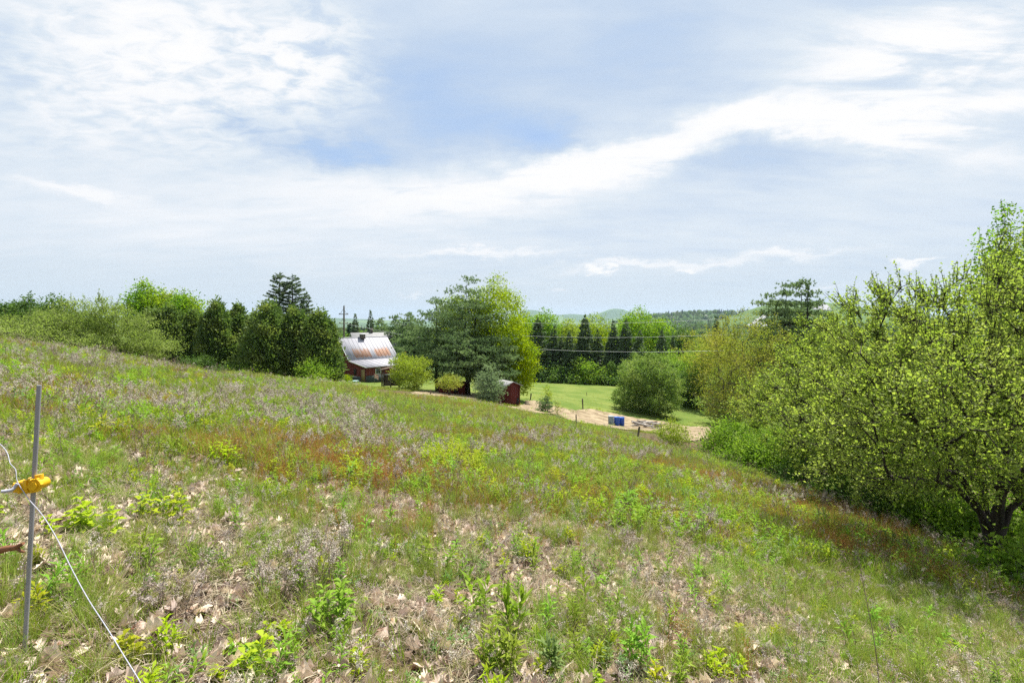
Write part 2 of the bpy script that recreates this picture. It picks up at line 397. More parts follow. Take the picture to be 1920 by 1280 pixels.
def pine(root, H, W, z0, seed, ncl=90, tufts=22, need=.2, leafm=None, prof='oval', rag=.35, nper=11, rootr=.24, trunks=None, D=None, shell=1.7, layer=.85, clump=.5, barkm=None, nw=.028, cx=0., tw=.55):
    """white pine: tiers of branches carrying tufts of long needles"""
    g = np.random.default_rng(seed)
    cl = crown_points(ncl, W, D or W, z0, H, PROF[prof], rag, shell, seed, cx=cx)
    cl[:, 2] = np.round((cl[:, 2]-z0)/layer)*layer+z0+g.normal(0, layer*.1, len(cl))+np.hypot(cl[:, 0], cl[:, 1])*.08
    cl = np.vstack([cl, [[cx, 0, H]]])
    if trunks is None: trunks = [[(g.normal(0, .04)+cx*i/9, g.normal(0, .04), -.15+(H*.96)*i/9) for i in range(10)]]
    pos, par, rad = skeleton(cl, trunks, .6, seed+2, .012, .07, up=.1, rootr=rootr)
    t = MB(); wood(t, pos, par, rad); m = MB()
    n = len(cl)*tufts; idx = np.repeat(np.arange(len(cl)), tufts)
    rad_out = norm(cl[idx]*np.array([1, 1, 0])+1e-6)
    off = g.normal(0, clump, (n, 3))*np.array([1, 1, .34]); tc = cl[idx]+off+np.array([0, 0, 1])*(np.abs(off[:, :2]).sum(1)*.08)[:, None]
    td = norm(rad_out*.6+np.array([0, 0, .75])+g.normal(0, .45, (n, 3)))
    q = np.repeat(tc, nper, 0); d2 = norm(np.repeat(td, nper, 0)*.8+g.normal(0, tw, (n*nper, 3)))
    m.leaves(q-d2*need*.15, d2, rdir(g, n*nper), need*g.uniform(.7, 1.25, n*nper), nw*g.uniform(.7, 1.3, n*nper), .1, rnd=np.clip(np.repeat(g.random(n), nper)*.7+g.random(n*nper)*.3, 0, 1))
    t.obj('trunk', barkm or BARKD, root, True); m.obj('crown', leafm or L_PINE, root)
    return root
def cedar(root, H, W, seed, n=15000, spires=3, card=.3, leafm=None, low=.15):
    """dense columnar cedar: overlapping upright lobes of flat sprays"""
    g = np.random.default_rng(seed); m = MB(); t = MB()
    lobes = [(0, 0, H, W)]
    for i in range(spires+3):
        a = g.uniform(0, 6.28); r = W*g.uniform(.12, .3); lobes.append((cos(a)*r, sin(a)*r, H*g.uniform(.6, .99), W*g.uniform(.32, .5)))
    wt = np.array([l[2]*l[3] for l in lobes]); wt[0] *= 1.3; wt /= wt.sum()
    for li, (x, y, h, w) in enumerate(lobes):
        k = int(n*wt[li]); nc = max(12, int(30*h*w*.5)); tt = g.random(nc)**.85; a = g.uniform(0, 2*pi, nc)
        r = np.clip(1-tt**1.7, 0, 1)**.72*(.72+.28*np.clip(tt*5, 0, 1))*w/2*g.uniform(.72, 1.08, nc)
        c = np.stack([x+np.cos(a)*r, y+np.sin(a)*r, low+(h-low)*tt], 1); i_ = g.integers(0, nc, k)
        out = norm(np.stack([np.cos(a), np.sin(a), .35+0*a], 1))[i_]
        p = c[i_]+g.normal(0, 1, (k, 3))*np.array([.13, .13, .22])*(.6+.25*w)
        ax = norm(out*.7+np.array([0, 0, .45])+g.normal(0, .5, (k, 3))); nr = norm(out*.4+np.array([0, 0, .5])+g.normal(0, .7, (k, 3)))
        L = card*g.uniform(.6, 1.3, k)
        m.leaves(p, ax, nr, L, L*.5, .12)
        t.tube([(0, 0, -.1), (x, y, h*.5), (x, y, h*.92)], [w*.04+.03, w*.03+.02, .015], 5)
    t.obj('trunk', BARKD, root, True); m.obj('crown', leafm or L_CEDAR, root)
    return root
def multistem(n, spread, h, seed, k=4):
    g = np.random.default_rng(seed); out = []
    for i in range(n):
        a = 2*pi*i/n+g.normal(0, .3); r = spread*g.uniform(.5, 1.1)
        out.append([(cos(a)*r*(j/k)**1.1, sin(a)*r*(j/k)**1.1, -.12+h*(.9+.15*((i*7+seed)%10)/10)*j/k) for j in range(k+1)])
    return out
# ================================================================== SETTING
cam = bpy.data.cameras.new('camera'); co = bpy.data.objects.new('camera', cam); COL.objects.link(co)
co.location = (0, 0, EYE); co.rotation_euler = (pi/2, 0, 0); cam.sensor_width = 36; cam.lens = 18; cam.shift_y = -45/1920
cam.clip_start = .05; cam.clip_end = 60000; SC.camera = co
SC.view_settings.view_transform = 'Standard'; SC.view_settings.look = 'None'; SC.view_settings.exposure = EXPO; SC.view_settings.gamma = 1
SC.render.engine = 'CYCLES'
cy = SC.cycles; cy.max_bounces = 8; cy.diffuse_bounces = 4; cy.glossy_bounces = 2; cy.transmission_bounces = 6; cy.volume_bounces = 0; cy.transparent_max_bounces = 4
cy.caustics_reflective = False; cy.caustics_refractive = False; cy.use_denoising = False; cy.denoiser = 'OPENIMAGEDENOISE'; cy.denoising_input_passes = 'RGB_ALBEDO_NORMAL'; cy.sample_clamp_indirect = 4
SUN_EL, SUN_AZ = 65., 34.      # azimuth from +Y (view direction) towards +X
sd = bpy.data.lights.new('sun', 'SUN'); so = bpy.data.objects.new('sun', sd); COL.objects.link(so)
sd.energy = 4.1; sd.angle = radians(.55); sd.color = (1, .95, .86)
so.rotation_euler = (radians(90-SUN_EL), 0, radians(180-SUN_AZ)); so.location = (0, 0, 60)

w = bpy.data.worlds.new('World'); SC.world = w; w.use_nodes = True; nt = w.node_tree; nt.nodes.clear(); q = N(nt)
w.cycles.sampling_method = 'MANUAL'; w.cycles.sample_map_resolution = 256
out = q.n('ShaderNodeOutputWorld'); bg = q.n('ShaderNodeBackground'); bg.inputs[1].default_value = .1; q.l(bg.outputs[0], out.inputs[0])
sky = q.n('ShaderNodeTexSky', sky_type='NISHITA'); sky.sun_disc = False; sky.sun_elevation = radians(SUN_EL); sky.sun_rotation = radians(SUN_AZ)
sky.air_density = 1; sky.dust_density = 1.2; sky.ozone_density = 1.5
d = q.n('ShaderNodeTexCoord').outputs['Generated']; sp = q.n('ShaderNodeSeparateXYZ'); q.l(d, sp.inputs[0]); dx, dy, dz = sp.outputs
az0 = q.math('ARCTAN2', dx, dy); el0 = q.math('ARCSINE', q.math('MINIMUM', dz, .999))
zz = q.math('ADD', q.math('MAXIMUM', dz, 0.), .16)
cb = q.n('ShaderNodeCombineXYZ'); q.l(q.math('DIVIDE', dx, zz), cb.inputs[0]); q.l(q.math('DIVIDE', dy, zz), cb.inputs[1]); plane = cb.outputs[0]
def mapped(rot, sc):
    m = q.n('ShaderNodeMapping'); m.inputs['Rotation'].default_value = (0, 0, radians(rot)); m.inputs['Scale'].default_value = sc
    q.l(plane, m.inputs[0]); return m.outputs[0]
wisp = q.noise(mapped(62, (1.1, 3.6, 1)), 1.6, 9, .62, .6)
wisp2 = q.noise(mapped(20, (1.0, 2.2, 1)), 3.2, 8, .6, .4)
mott = q.noise(mapped(-12, (3.4, 5.2, 1)), 2.6, 8, .62, .5)
soft = q.noise(mapped(0, (1, 1.6, 1)), .9, 4, .5)
# the sky directions are bent a little by noise so the clouds have ragged outlines
ab = q.n('ShaderNodeCombineXYZ'); q.l(az0, ab.inputs[0]); q.l(el0, ab.inputs[1])
wn = q.n('ShaderNodeTexNoise'); wn.inputs['Scale'].default_value = 7; wn.inputs['Detail'].default_value = 7; wn.inputs['Roughness'].default_value = .62; q.l(ab.outputs[0], wn.inputs['Vector'])
wn2 = q.n('ShaderNodeTexNoise'); wn2.inputs['Scale'].default_value = 13; wn2.inputs['Detail'].default_value = 5; wn2.inputs['Roughness'].default_value = .7
mp2 = q.n('ShaderNodeMapping'); mp2.inputs['Rotation'].default_value = (0, 0, radians(-28)); mp2.inputs['Scale'].default_value = (.7, 2.6, 1); q.l(ab.outputs[0], mp2.inputs[0]); q.l(mp2.outputs[0], wn2.inputs['Vector'])
def vm(op, a, b):
    o = q.n('ShaderNodeVectorMath', operation=op); q.inp(o.inputs[0], a); q.inp(o.inputs[1], b); return o.outputs[0]
warped = vm('ADD', ab.outputs[0], vm('MULTIPLY', vm('SUBTRACT', wn.outputs['Color'], (.5,.5,.5)), (.16,.085,0)))
warped = vm('ADD', warped, vm('MULTIPLY', vm('SUBTRACT', wn2.outputs['Color'], (.5,.5,.5)), (.13,.05,0)))
def AE(px, py):
    u = (px-CX)/F_; v = (HY-py)/F_; return math.atan(u), math.asin(v/math.sqrt(1+u*u+v*v))
def blob(p0, p1, wpx, bend=True, sharp=1.):
    """soft elongated cloud between two sky directions"""
    a0, e0 = AE(*p0); a1, e1 = AE(*p1); ca, ce = (a0+a1)/2, (e0+e1)/2
    L = math.hypot(a1-a0, e1-e0)/2; rot = math.atan2(e1-e0, a1-a0); W = wpx/F_*cos(ca)
    m = q.n('ShaderNodeMapping', vector_type='TEXTURE'); q.l(warped if bend else ab.outputs[0], m.inputs[0])
    m.inputs['Location'].default_value = (ca, ce, 0); m.inputs['Rotation'].default_value = (0, 0, rot); m.inputs['Scale'].default_value = (L, W, 1)
    v = q.n('ShaderNodeVectorMath', operation='DOT_PRODUCT'); q.l(m.outputs[0], v.inputs[0]); q.l(m.outputs[0], v.inputs[1]); r2 = v.outputs['Value']
    if sharp != 1: r2 = q.math('POWER', r2, sharp)
    return q.math('POWER', .367879, r2)
def acc(base, items):
    for wgt, b in items: base = q.math('ADD', base, q.math('MULTIPLY', b, wgt))
    return base
def mod(b, tex, lo, hi): return q.math('MULTIPLY', b, q.maprange(tex, lo, hi))
veil = q.math('ADD', .53, q.math('MULTIPLY', q.math('SUBTRACT', soft, .5), .5))
veil = q.math('ADD', veil, q.math('MULTIPLY', q.math('SUBTRACT', wisp2, .5), .28))
veil = q.math('ADD', veil, q.math('MULTIPLY', q.math('SUBTRACT', wisp, .48), .3))
veil = q.math('ADD', veil, q.math('MULTIPLY', q.maprange(el0, .36, .05), .12))
holes = [(-.5, blob((485,256),(730,296),28)), (-.3, blob((925,240),(1095,256),40)), (-.18, blob((690,190),(970,235),60)), (-.12, blob((560,120),(1000,200),120)), (-.3, blob((380,215),(520,215),28)),
         (-.16, blob((1090,60),(1340,60),90)), (-.2, blob((1300,300),(1560,300),40)), (-.1, blob((180,265),(420,270),40)), (-.2, blob((-40,120),(40,110),70)), (-.16,blob((1350,530),(1800,500),16)),
         (-.1, blob((650,60),(1250,120),110))]
dens = acc(veil, holes)
clouds = [(.8, mod(blob((920,352),(1440,208),31,sharp=1.3), wisp, .2, .52)), (.78, mod(blob((1330,222),(1830,212),28,sharp=1.3), wisp, .24, .56)),
          (.42, mod(blob((420,345),(1100,352),45), wisp2, .1, .5)), (.16, blob((980,340),(1250,330),40)),
          (.85, mod(blob((1500,140),(2000,50),85), wisp, .33, .6)), (.3, mod(blob((1650,270),(1990,170),50), wisp, .42, .64)), (.4, mod(blob((1750,60),(2050,120),60), wisp2, .35, .6)),
          (.6, mod(blob((-60,110),(620,90),150,sharp=1.4), mott, .26, .66)), (.2, blob((150,40),(440,30),70)), (.42, mod(blob((480,150),(690,60),75), mott, .35, .6)),
          (.3, blob((-20,318),(250,382),11)), (.35, blob((770,478),(1050,470),6)), (.42, blob((1060,500),(1460,484),7)), (.3, blob((1780,300),(2000,290),25)),
          (.75, blob((1106,507),(1146,510),6,sharp=1.5)), (.6, blob((1245,507),(1295,502),5,sharp=1.5)), (.8, blob((1665,502),(1765,494),6.5,sharp=1.6)), (.4, blob((755,553),(790,553),5)), (.3,blob((1030,537),(1050,538),4)),
          (.35, blob((1500,548),(1570,540),4)), (.3, blob((1340,480),(1620,470),6)), (.2, blob((0,430),(900,420),60))]
dens = acc(dens, clouds)
k = 1/(2**EXPO*.1)
cc = lambda r, g, b, m=1.: tuple(x*k*m for x in lin(r, g, b))
ramp = q.ramp(q.math('MULTIPLY', dens, .62, clamp=True), [(0, (.35,.50,.76)), (.12, (.455,.595,.81)), (.30, (.63,.735,.875)), (.42, (.745,.825,.91)), (.62, (.95,.965,.99)), (.75, (1., 1., 1.))])
sc_ = q.n('ShaderNodeVectorMath', operation='SCALE'); q.l(ramp, sc_.inputs[0]); sc_.inputs['Scale'].default_value = k
hz = q.mix(q.maprange(el0, .16, .0), sc_.outputs[0], cc(213, 226, 236))
hz = q.mix(q.math('MULTIPLY', q.math('SUBTRACT', dens, .7, clamp=True), 1.2, clamp=True), hz, sc_.outputs[0])
f = q.maprange(dens, .05, .42, .8, 1.)
q.l(q.mix(f, sky.outputs[0], hz), bg.inputs[0])

# ---- ground sheet: polar grid, fine near the viewer and in front, out to the horizon
def hit(px, py, Y0=1.5, Y1=160.):
    ys = np.geomspace(Y0, Y1, 1500); u = (px-CX)/F_; v = (py-HY)/F_
    dz = EYE-v*ys-ground(u*ys, ys); i = np.argmax(dz < 0)
    return np.array([u*ys[i], ys[i]])
ang = np.unique(np.r_[np.linspace(-62, 62, 300), np.linspace(62, 298, 70)])[:-1]; ang = radians(1)*ang
rr = np.r_[0.0, np.geomspace(.5, 11000, 410)]
Aa, Rr = np.meshgrid(ang, rr[1:]); GX = np.r_[0, (np.sin(Aa)*Rr).ravel()]; GY = np.r_[0, (np.cos(Aa)*Rr).ravel()]
GZ = ground(GX, GY); na = len(ang); nr = len(rr)-1
j = np.arange(na); j2 = (j+1) % na
Fq = [np.stack([1+i*na+j, 1+i*na+j2, 1+(i+1)*na+j2, 1+(i+1)*na+j], 1)[:, ::-1] for i in range(nr-1)]
g = MB(); g.add(np.stack([GX, GY, GZ], 1), np.concatenate(Fq)); g.f.append((np.stack([0*j, 1+j2, 1+j], 1), np.zeros(na, int), np.zeros(na)))
m, nt_ = newmat('meadow_ground'); q = N(nt_)
p = q.n('ShaderNodeBsdfPrincipled'); p.inputs['Roughness'].default_value = .95; p.inputs['Specular IOR Level'].default_value = .1; o = q.n('ShaderNodeOutputMaterial'); q.l(p.outputs[0], o.inputs[0])
gp = q.n('ShaderNodeNewGeometry').outputs['Position']
gc = q.n('ShaderNodeAttribute', attribute_name='gcol').outputs['Color']; far = q.n('ShaderNodeAttribute', attribute_name='far').outputs['Fac']
thatch = q.ramp(q.noise(gp, 3.1, 8, .7), [(.3, (.025,.017,.011)), (.45, (.075,.05,.03)), (.6, (.15,.105,.065)), (.75, (.25,.185,.12))])
patch = q.maprange(q.noise(gp, .55, 5), .42, .62)
near = q.mix(q.math('MULTIPLY', patch, .7), thatch, (.06,.08,.02))
tree_n = q.noise(gp, .045, 6, .65)
vor = q.n('ShaderNodeTexVoronoi'); vor.inputs['Scale'].default_value = .09; q.l(gp, vor.inputs['Vector'])
fc = q.mix(q.maprange(tree_n, .35, .65), q.mix(1., gc, (.6,.72,.62), 'MULTIPLY'), q.mix(1., gc, (1.35,1.3,1.2), 'MULTIPLY'))
nd = q.n('ShaderNodeAttribute', attribute_name='near').outputs['Fac']
mid = q.mix(q.maprange(q.noise(gp, .35, 6, .65), .35, .65), q.mix(1., gc, (.75,.8,.8), 'MULTIPLY'), q.mix(1., gc, (1.25,1.2,1.25), 'MULTIPLY'))
c = q.mix(nd, mid, near); c = q.mix(far, c, fc); q.l(c, p.inputs['Base Color'])
b = q.n('ShaderNodeBump'); b.inputs['Strength'].default_value = .7; b.inputs['Distance'].default_value = .06; q.l(q.noise(gp, 14, 6, .7), b.inputs['Height'])
b2 = q.n('ShaderNodeBump'); b2.inputs['Distance'].default_value = 9; q.l(far, b2.inputs['Strength']); q.l(q.math('SUBTRACT', 1., vor.outputs['Distance']), b2.inputs['Height']); q.l(b.outputs[0], b2.inputs['Normal'])
q.l(b2.outputs[0], p.inputs['Normal'])
go = g.obj('ground', m, None, True); tag(go, kind='structure')
gcol = np.tile([.11, .155, .04, 1.], (len(GX), 1)); R_ = np.hypot(GX, GY)
farm = sstep(140, 220, R_); nearm = 1-sstep(40, 60, GY)
gcol[R_ > 130, :3] = (.075, .125, .045)
fieldn = fbm(GX/330+3, GY/330+8, 2); isf = ((fieldn > .63) & (R_ > 900))
gcol[isf, :3] = (.13, .2, .06)
hb = np.exp(-((GX-663)/150)**2-((GY-1300)/190)**2)+np.exp(-((GX-850)/170)**2-((GY-1380)/200)**2)
gcol[hb > .28, :3] = (.09, .145, .05)
farm = np.where(hb > .28, .4*farm, farm)
for nm, arr, ty in (('gcol', gcol, 'FLOAT_COLOR'), ('far', farm, 'FLOAT'), ('near', nearm, 'FLOAT')):
    a = go.data.attributes.new(nm, ty, 'POINT'); a.data.foreach_set('color' if ty == 'FLOAT_COLOR' else 'value', np.asarray(arr, np.float32).ravel())

def inpoly(X, Y, poly):
    poly = np.asarray(poly); n = len(poly); inside = np.zeros(len(X), bool)
    for i in range(n):
        x0, y0 = poly[i]; x1, y1 = poly[(i+1) % n]
        c = ((y0 > Y) != (y1 > Y)); xi = x0+(Y-y0)/(y1-y0+1e-12)*(x1-x0); inside ^= c & (X < xi)
    return inside
def sheet(name, polys, res, off, mat, wob=.8, holes=()):
    """ground-hugging sheet with an uneven outline"""
    al = np.concatenate([np.asarray(p) for p in polys]); x0, y0 = al.min(0)-1; x1, y1 = al.max(0)+1
    nx, ny = int((x1-x0)/res)+1, int((y1-y0)/res)+1
    X, Y = np.meshgrid(x0+np.arange(nx)*res, y0+np.arange(ny)*res); X = X.ravel(); Y = Y.ravel()
    xw = X+(fbm(X*.5, Y*.5, 4)-.5)*2*wob; yw = Y+(fbm(X*.5+31, Y*.5+9, 4)-.5)*2*wob
    ins = np.zeros(len(X), bool)
    for p_ in polys: ins |= inpoly(xw, yw, p_)
    for p_ in holes: ins &= ~inpoly(xw, yw, p_)
    i = np.arange(nx*ny).reshape(ny, nx); Fq = np.stack([i[:-1, :-1], i[:-1, 1:], i[1:, 1:], i[1:, :-1]], -1).reshape(-1, 4)
    Fq = Fq[ins[Fq].sum(1) >= 3]; us = np.unique(Fq); mp = np.full(nx*ny, -1); mp[us] = np.arange(len(us))
    mb = MB(); mb.add(np.stack([X[us], Y[us], ground(X[us], Y[us])+off], 1), mp[Fq])
    return tag(mb.obj(name, mat, None, True), kind='structure')
LAWN = [(-3,53),(1.5,52),(5,54),(9,56),(13,57),(18,57),(24,50),(30,46),(48,60),(46,105),(26,113),(4,117),(-8,114),(-9,70)]
YARD = [(-29,62),(-24,60),(-16,60),(-9,58),(-6,62),(-9,74),(-17,82),(-24,74)]
dirt_px = [(948,767),(985,752),(1010,753),(1040,762),(1075,769),(1110,768),(1150,775),(1200,785),(1245,790),(1290,800),(1335,800),(1340,826),(1300,829),(1260,819),(1200,808),(1150,804),(1100,797),(1060,786),(1035,777),(1000,775),(965,769)]
DIRT = np.array([hit(*p_) for p_ in dirt_px]); DIRT2 = np.array([hit(*p_) for p_ in [(765,742),(780,733),(870,736),(905,742),(890,750),(800,746)]])
mw = solid('mown_grass', (.095,.145,.026), (.16,.195,.045), .22, .95, bump=.4, spec=.1, detail=8, bscale=9)
sheet('lawn', [LAWN, YARD], .5, .035, mw, 1.2)
md = solid('straw_dirt', (.19,.145,.09), (.33,.265,.175), .9, .95, bump=.7, spec=.1, detail=9, bscale=5)
sheet('dirt_patch', [DIRT, DIRT2], .3, .075, md, .55)
# pale worked ground on the far grassy hill
pg = [np.array([[P(a, 0, Yd)[0], Yd] for a, Yd in c]) for c in ([(1401,1130),(1440,1130),(1440,1240),(1402,1180)], [(1428,1180),(1470,1180),(1470,1290),(1440,1290)], [(1522,1200),(1560,1210),(1550,1290),(1522,1290)])]
mg = solid('pale_gravel', (.24,.24,.26), (.3,.3,.32), .02, .9)
sheet('gravel_ground', pg[:1]+pg[2:], 6, 1.2, mg, .0)
# haze
hm, hn = newmat('haze_air'); q = N(hn); v = q.n('ShaderNodeVolumePrincipled'); v.inputs['Color'].default_value = (.6,.78,1,1); v.inputs['Density'].default_value = HAZE; v.inputs['Anisotropy'].default_value = .2
q.l(v.outputs[0], q.n('ShaderNodeOutputMaterial').inputs['Volume'])
if HAZE > 0:
    h = MB(); zt_ = float(GZ.max())+6; zb_ = float(GZ.min())-1; h.box((0, 0, (zt_+zb_)/2), (22400, 22400, zt_-zb_)); ho = h.obj('haze', hm); tag(ho, kind='stuff')
# ================================================================== BUILT THINGS
def board_mat(name, A, B, vert=9., dark=.55, rough=.85):
    """painted boards: vertical board seams, weathering"""
    m, nt = newmat(name); q = N(nt); p = q.n('ShaderNodeBsdfPrincipled'); q.l(p.outputs[0], q.n('ShaderNodeOutputMaterial').inputs[0])
    p.inputs['Roughness'].default_value = rough; p.inputs['Specular IOR Level'].default_value = .2
    tc = q.n('ShaderNodeTexCoord').outputs['Object']; sp = q.n('ShaderNodeSeparateXYZ'); q.l(tc, sp.inputs[0])
    s = q.math('MULTIPLY', q.math('ADD', sp.outputs[0], sp.outputs[1]), vert); fr = q.math('FRACT', s)
    seam = q.maprange(fr, .0, .09)
    wn = q.n('ShaderNodeTexWhiteNoise', noise_dimensions='1D'); q.l(q.math('FLOOR', s), wn.inputs['W'])
    mp = q.n('ShaderNodeMapping'); mp.inputs['Scale'].default_value = (6, 6, 1.2); q.l(tc, mp.inputs[0])
    nz = q.maprange(q.noise(mp.outputs[0], 1.5, 6, .6), .35, .7)
    c = q.mix(nz, A, B); c = q.mix(q.math('MULTIPLY', wn.outputs[0], .3), c, tuple(x*.5 for x in A))
    c = q.mix(seam, tuple(x*dark for x in A), c); q.l(c, p.inputs['Base Color'])
    return m
M_RED = board_mat('red_boards', (.13,.028,.027), (.18,.05,.045))
M_REDD = board_mat('dull_red_boards', (.115,.022,.02), (.15,.04,.034), 6)
M_TAR = solid('tar_paper', (.035,.05,.047), (.055,.07,.065), 3, .8)
M_TRIM = solid('white_trim', (.7,.7,.72), (.55,.55,.56), 4, .6)
M_GLASS = solid('dark_glass', (.02,.03,.035), (.03,.045,.05), 2, .08, spec=.6)
M_DOOR = board_mat('tan_door_boards', (.27,.2,.09), (.33,.25,.12), 7)
M_DARKIN = solid('dark_interior', (.02,.017,.015), (.03,.025,.02), 4, .9)
M_WOOD = board_mat('weathered_brown_boards', (.14,.1,.075), (.21,.16,.12), 8)
M_POST = solid('grey_post_wood', (.17,.14,.11), (.08,.065,.05), 12, .9, stretch=(1,1,.2))
M_GREYW = solid('grey_scrap_wood', (.36,.33,.30), (.2,.18,.16), 7, .9, stretch=(.3,1,1))
M_PALEW = solid('pale_scrap_wood', (.5,.46,.42), (.33,.3,.27), 7, .9, stretch=(.3,1,1))
M_SHGL = solid('grey_shingle', (.27,.27,.27), (.2,.2,.205), 3, .9)
M_WALLW = solid('white_clapboard', (.68,.69,.68), (.6,.61,.6), 2, .7)
M_BRICK = solid('chimney_brick', (.12,.1,.09), (.07,.06,.055), 8, .9)
def roof_metal(name, rust):
    m, nt = newmat(name); q = N(nt); p = q.n('ShaderNodeBsdfPrincipled'); q.l(p.outputs[0], q.n('ShaderNodeOutputMaterial').inputs[0])
    tc = q.n('ShaderNodeTexCoord').outputs['Object']; sp = q.n('ShaderNodeSeparateXYZ'); q.l(tc, sp.inputs[0])
    mp = q.n('ShaderNodeMapping'); mp.inputs['Scale'].default_value = (3.2, .35, .35); q.l(tc, mp.inputs[0])
    nz = q.noise(mp.outputs[0], 1.6, 5, .6)
    base = q.mix(q.maprange(nz, .35, .65), (.30,.30,.335), (.39,.39,.425))
    if rust:
        st = q.noise(mp.outputs[0], 2.3, 6, .65)
        band = q.math('MULTIPLY', q.maprange(sp.outputs[2], 3.15, 3.6), q.maprange(sp.outputs[2], 5.4, 4.0))
        xs = q.math('SUBTRACT', 1., q.maprange(q.math('ABSOLUTE', q.math('SUBTRACT', sp.outputs[0], 4.55)), .55, .2))
        band = q.math('MULTIPLY', band, q.math('MULTIPLY', xs, q.math('MULTIPLY', q.maprange(sp.outputs[0], .6, 1.4), q.maprange(sp.outputs[0], 8.3, 7.3))))
        rf = q.maprange(q.math('ADD', st, q.math('MULTIPLY', band, .3)), .65, .74)
        rf = q.math('MULTIPLY', rf, q.math('MINIMUM', q.math('MULTIPLY', band, 2.), 1.))
        rc = q.mix(q.maprange(q.noise(mp.outputs[0], 6, 3), .4, .6), (.36,.15,.075), (.44,.28,.18))
        base = q.mix(q.math('MULTIPLY', rf, .85), base, rc)
    q.l(base, p.inputs['Base Color']); p.inputs['Roughness'].default_value = .6; p.inputs['Specular IOR Level'].default_value = .25
    return m
M_ROOF = roof_metal('rusty_metal_roof', True); M_ROOF2 = roof_metal('plain_metal_roof', False)

# ---- barn ------------------------------------------------------------
bl = P(687, 718.5, 75); BA = math.atan2(.745, .668)
barn = thing('barn', bl, 'red board barn with a rust-streaked grey metal roof and a low lean-to', 'barn', None, BA)
Lb = 8.6
prof = [(0,2.3),(4.43,2.95),(7.7,6.3),(11,2.95)]
mb = MB()
pts = [(0,-.6)]+prof+[(11,-.6)]; k = len(pts)
V = [(x, y, z) for x in (0, Lb) for y, z in pts]
mb.add(V, [(0, k-1, k-2, 1), (k, k+1, 2*k-2, 2*k-1)]); mb.add(V, [(1, k-2, 2), (k+1, k+2, 2*k-2)]); mb.add(V, [(2, k-2, 3), (k+2, k+3, 2*k-2)])
mb.add(V, [(0, 1, k+1, k), (k-1, 2*k-1, 2*k-2, k-2)])
mb.obj('wall', M_RED, barn)
mb = MB(); mb.box((Lb/2, -.02, .42), (Lb+.05, .05, 1.35)); mb.box((-.02, 3.3, .3), (.05, 6.4, 1.1)); mb.obj('foundation', M_TAR, barn)
def roof_slab(mb, q, th=.08, ribs=0, mi=0):
    q = np.asarray(q, float); mb.slab(q, th, mi); n = np.cross(q[1]-q[0], q[3]-q[0]); n = n/np.linalg.norm(n)
    for i in range(ribs):
        t = (i+.5)/ribs; a = q[0]*(1-t)+q[1]*t; b = q[3]*(1-t)+q[2]*t; w = (q[1]-q[0])/np.linalg.norm(q[1]-q[0])*.03
        mb.hexa([a-w+n*.004, a+w+n*.004, b+w+n*.004, b-w+n*.004], [a-w*.5+n*.045, a+w*.5+n*.045, b+w*.5+n*.045, b-w*.5+n*.045], mi)
ov = .25
mb = MB(); roof_slab(mb, [(-ov,4.3,2.92),(Lb+ov,4.3,2.92),(Lb+ov,7.72,6.42),(-ov,7.72,6.42)], .09, 14)
roof_slab(mb, [(Lb+ov,11.3,2.8),(-ov,11.3,2.8),(-ov,7.72,6.42),(Lb+ov,7.72,6.42)], .09)
mb.tube([(-ov,7.72,6.44),(Lb+ov,7.72,6.44)], .07, 6)
rf = mb.obj('roof', M_ROOF, barn)
mb = MB(); mb.box((0, 0, .2), (.7, .6, .7)); vent = mb.obj('roof_vent', M_BRICK, rf); vent.location = (4.0, 7.5, 6.35)
mb = MB(); mb.box((4.0, 7.5, 6.95), (1.0, .9, .1)); mb.obj('vent_cap', M_TRIM, rf)
mb = MB(); roof_slab(mb, [(-ov,-.35,2.36),(Lb+ov,-.35,2.36),(Lb+ov,4.5,3.08),(-ov,4.5,3.08)], .08, 9); mb.obj('lean_to_roof', M_ROOF2, barn)
mb = MB()
for a, b in (((-.27,-.36,2.24),(-.27,4.35,2.92)), ((-.27,4.35,2.86),(-.27,7.72,6.3))):
    a = np.array(a); b = np.array(b); mb.hexa([a, a+(.04,0,0), b+(.04,0,0), b], [a+(0,0,.16), a+(.04,0,.16), b+(.04,0,.16), b+(0,0,.16)])
mb.obj('fascia', M_TRIM, barn)
mb = MB()
for x, zc, sx, sz in ((1.97,2.06,.95,.09),(1.97,1.24,.95,.09),(1.54,1.65,.09,.9),(2.4,1.65,.09,.9)): mb.box((x, -.05, zc), (sx, .06, sz))
wf = mb.obj('window', M_TRIM, barn)
mb = MB(); mb.box((1.97, -.035, 1.65), (.8, .03, .75)); mb.obj('pane', M_GLASS, wf)
mb = MB(); mb.box((-.06, .75, .98), (.06, 1.0, 2.0)); dr = mb.obj('door', M_DOOR, barn)
mb = MB()
for y in (.2, 1.3): mb.box((-.07, y, 1.0), (.1, .1, 2.1))
mb.box((-.07, .75, 2.09), (.1, 1.2, .1)); mb.obj('door_frame', M_RED, barn)
mb = MB(); mb.box((-.04, 3.0, 1.5), (.06, .7, .9)); mb.obj('side_window', M_DARKIN, barn)

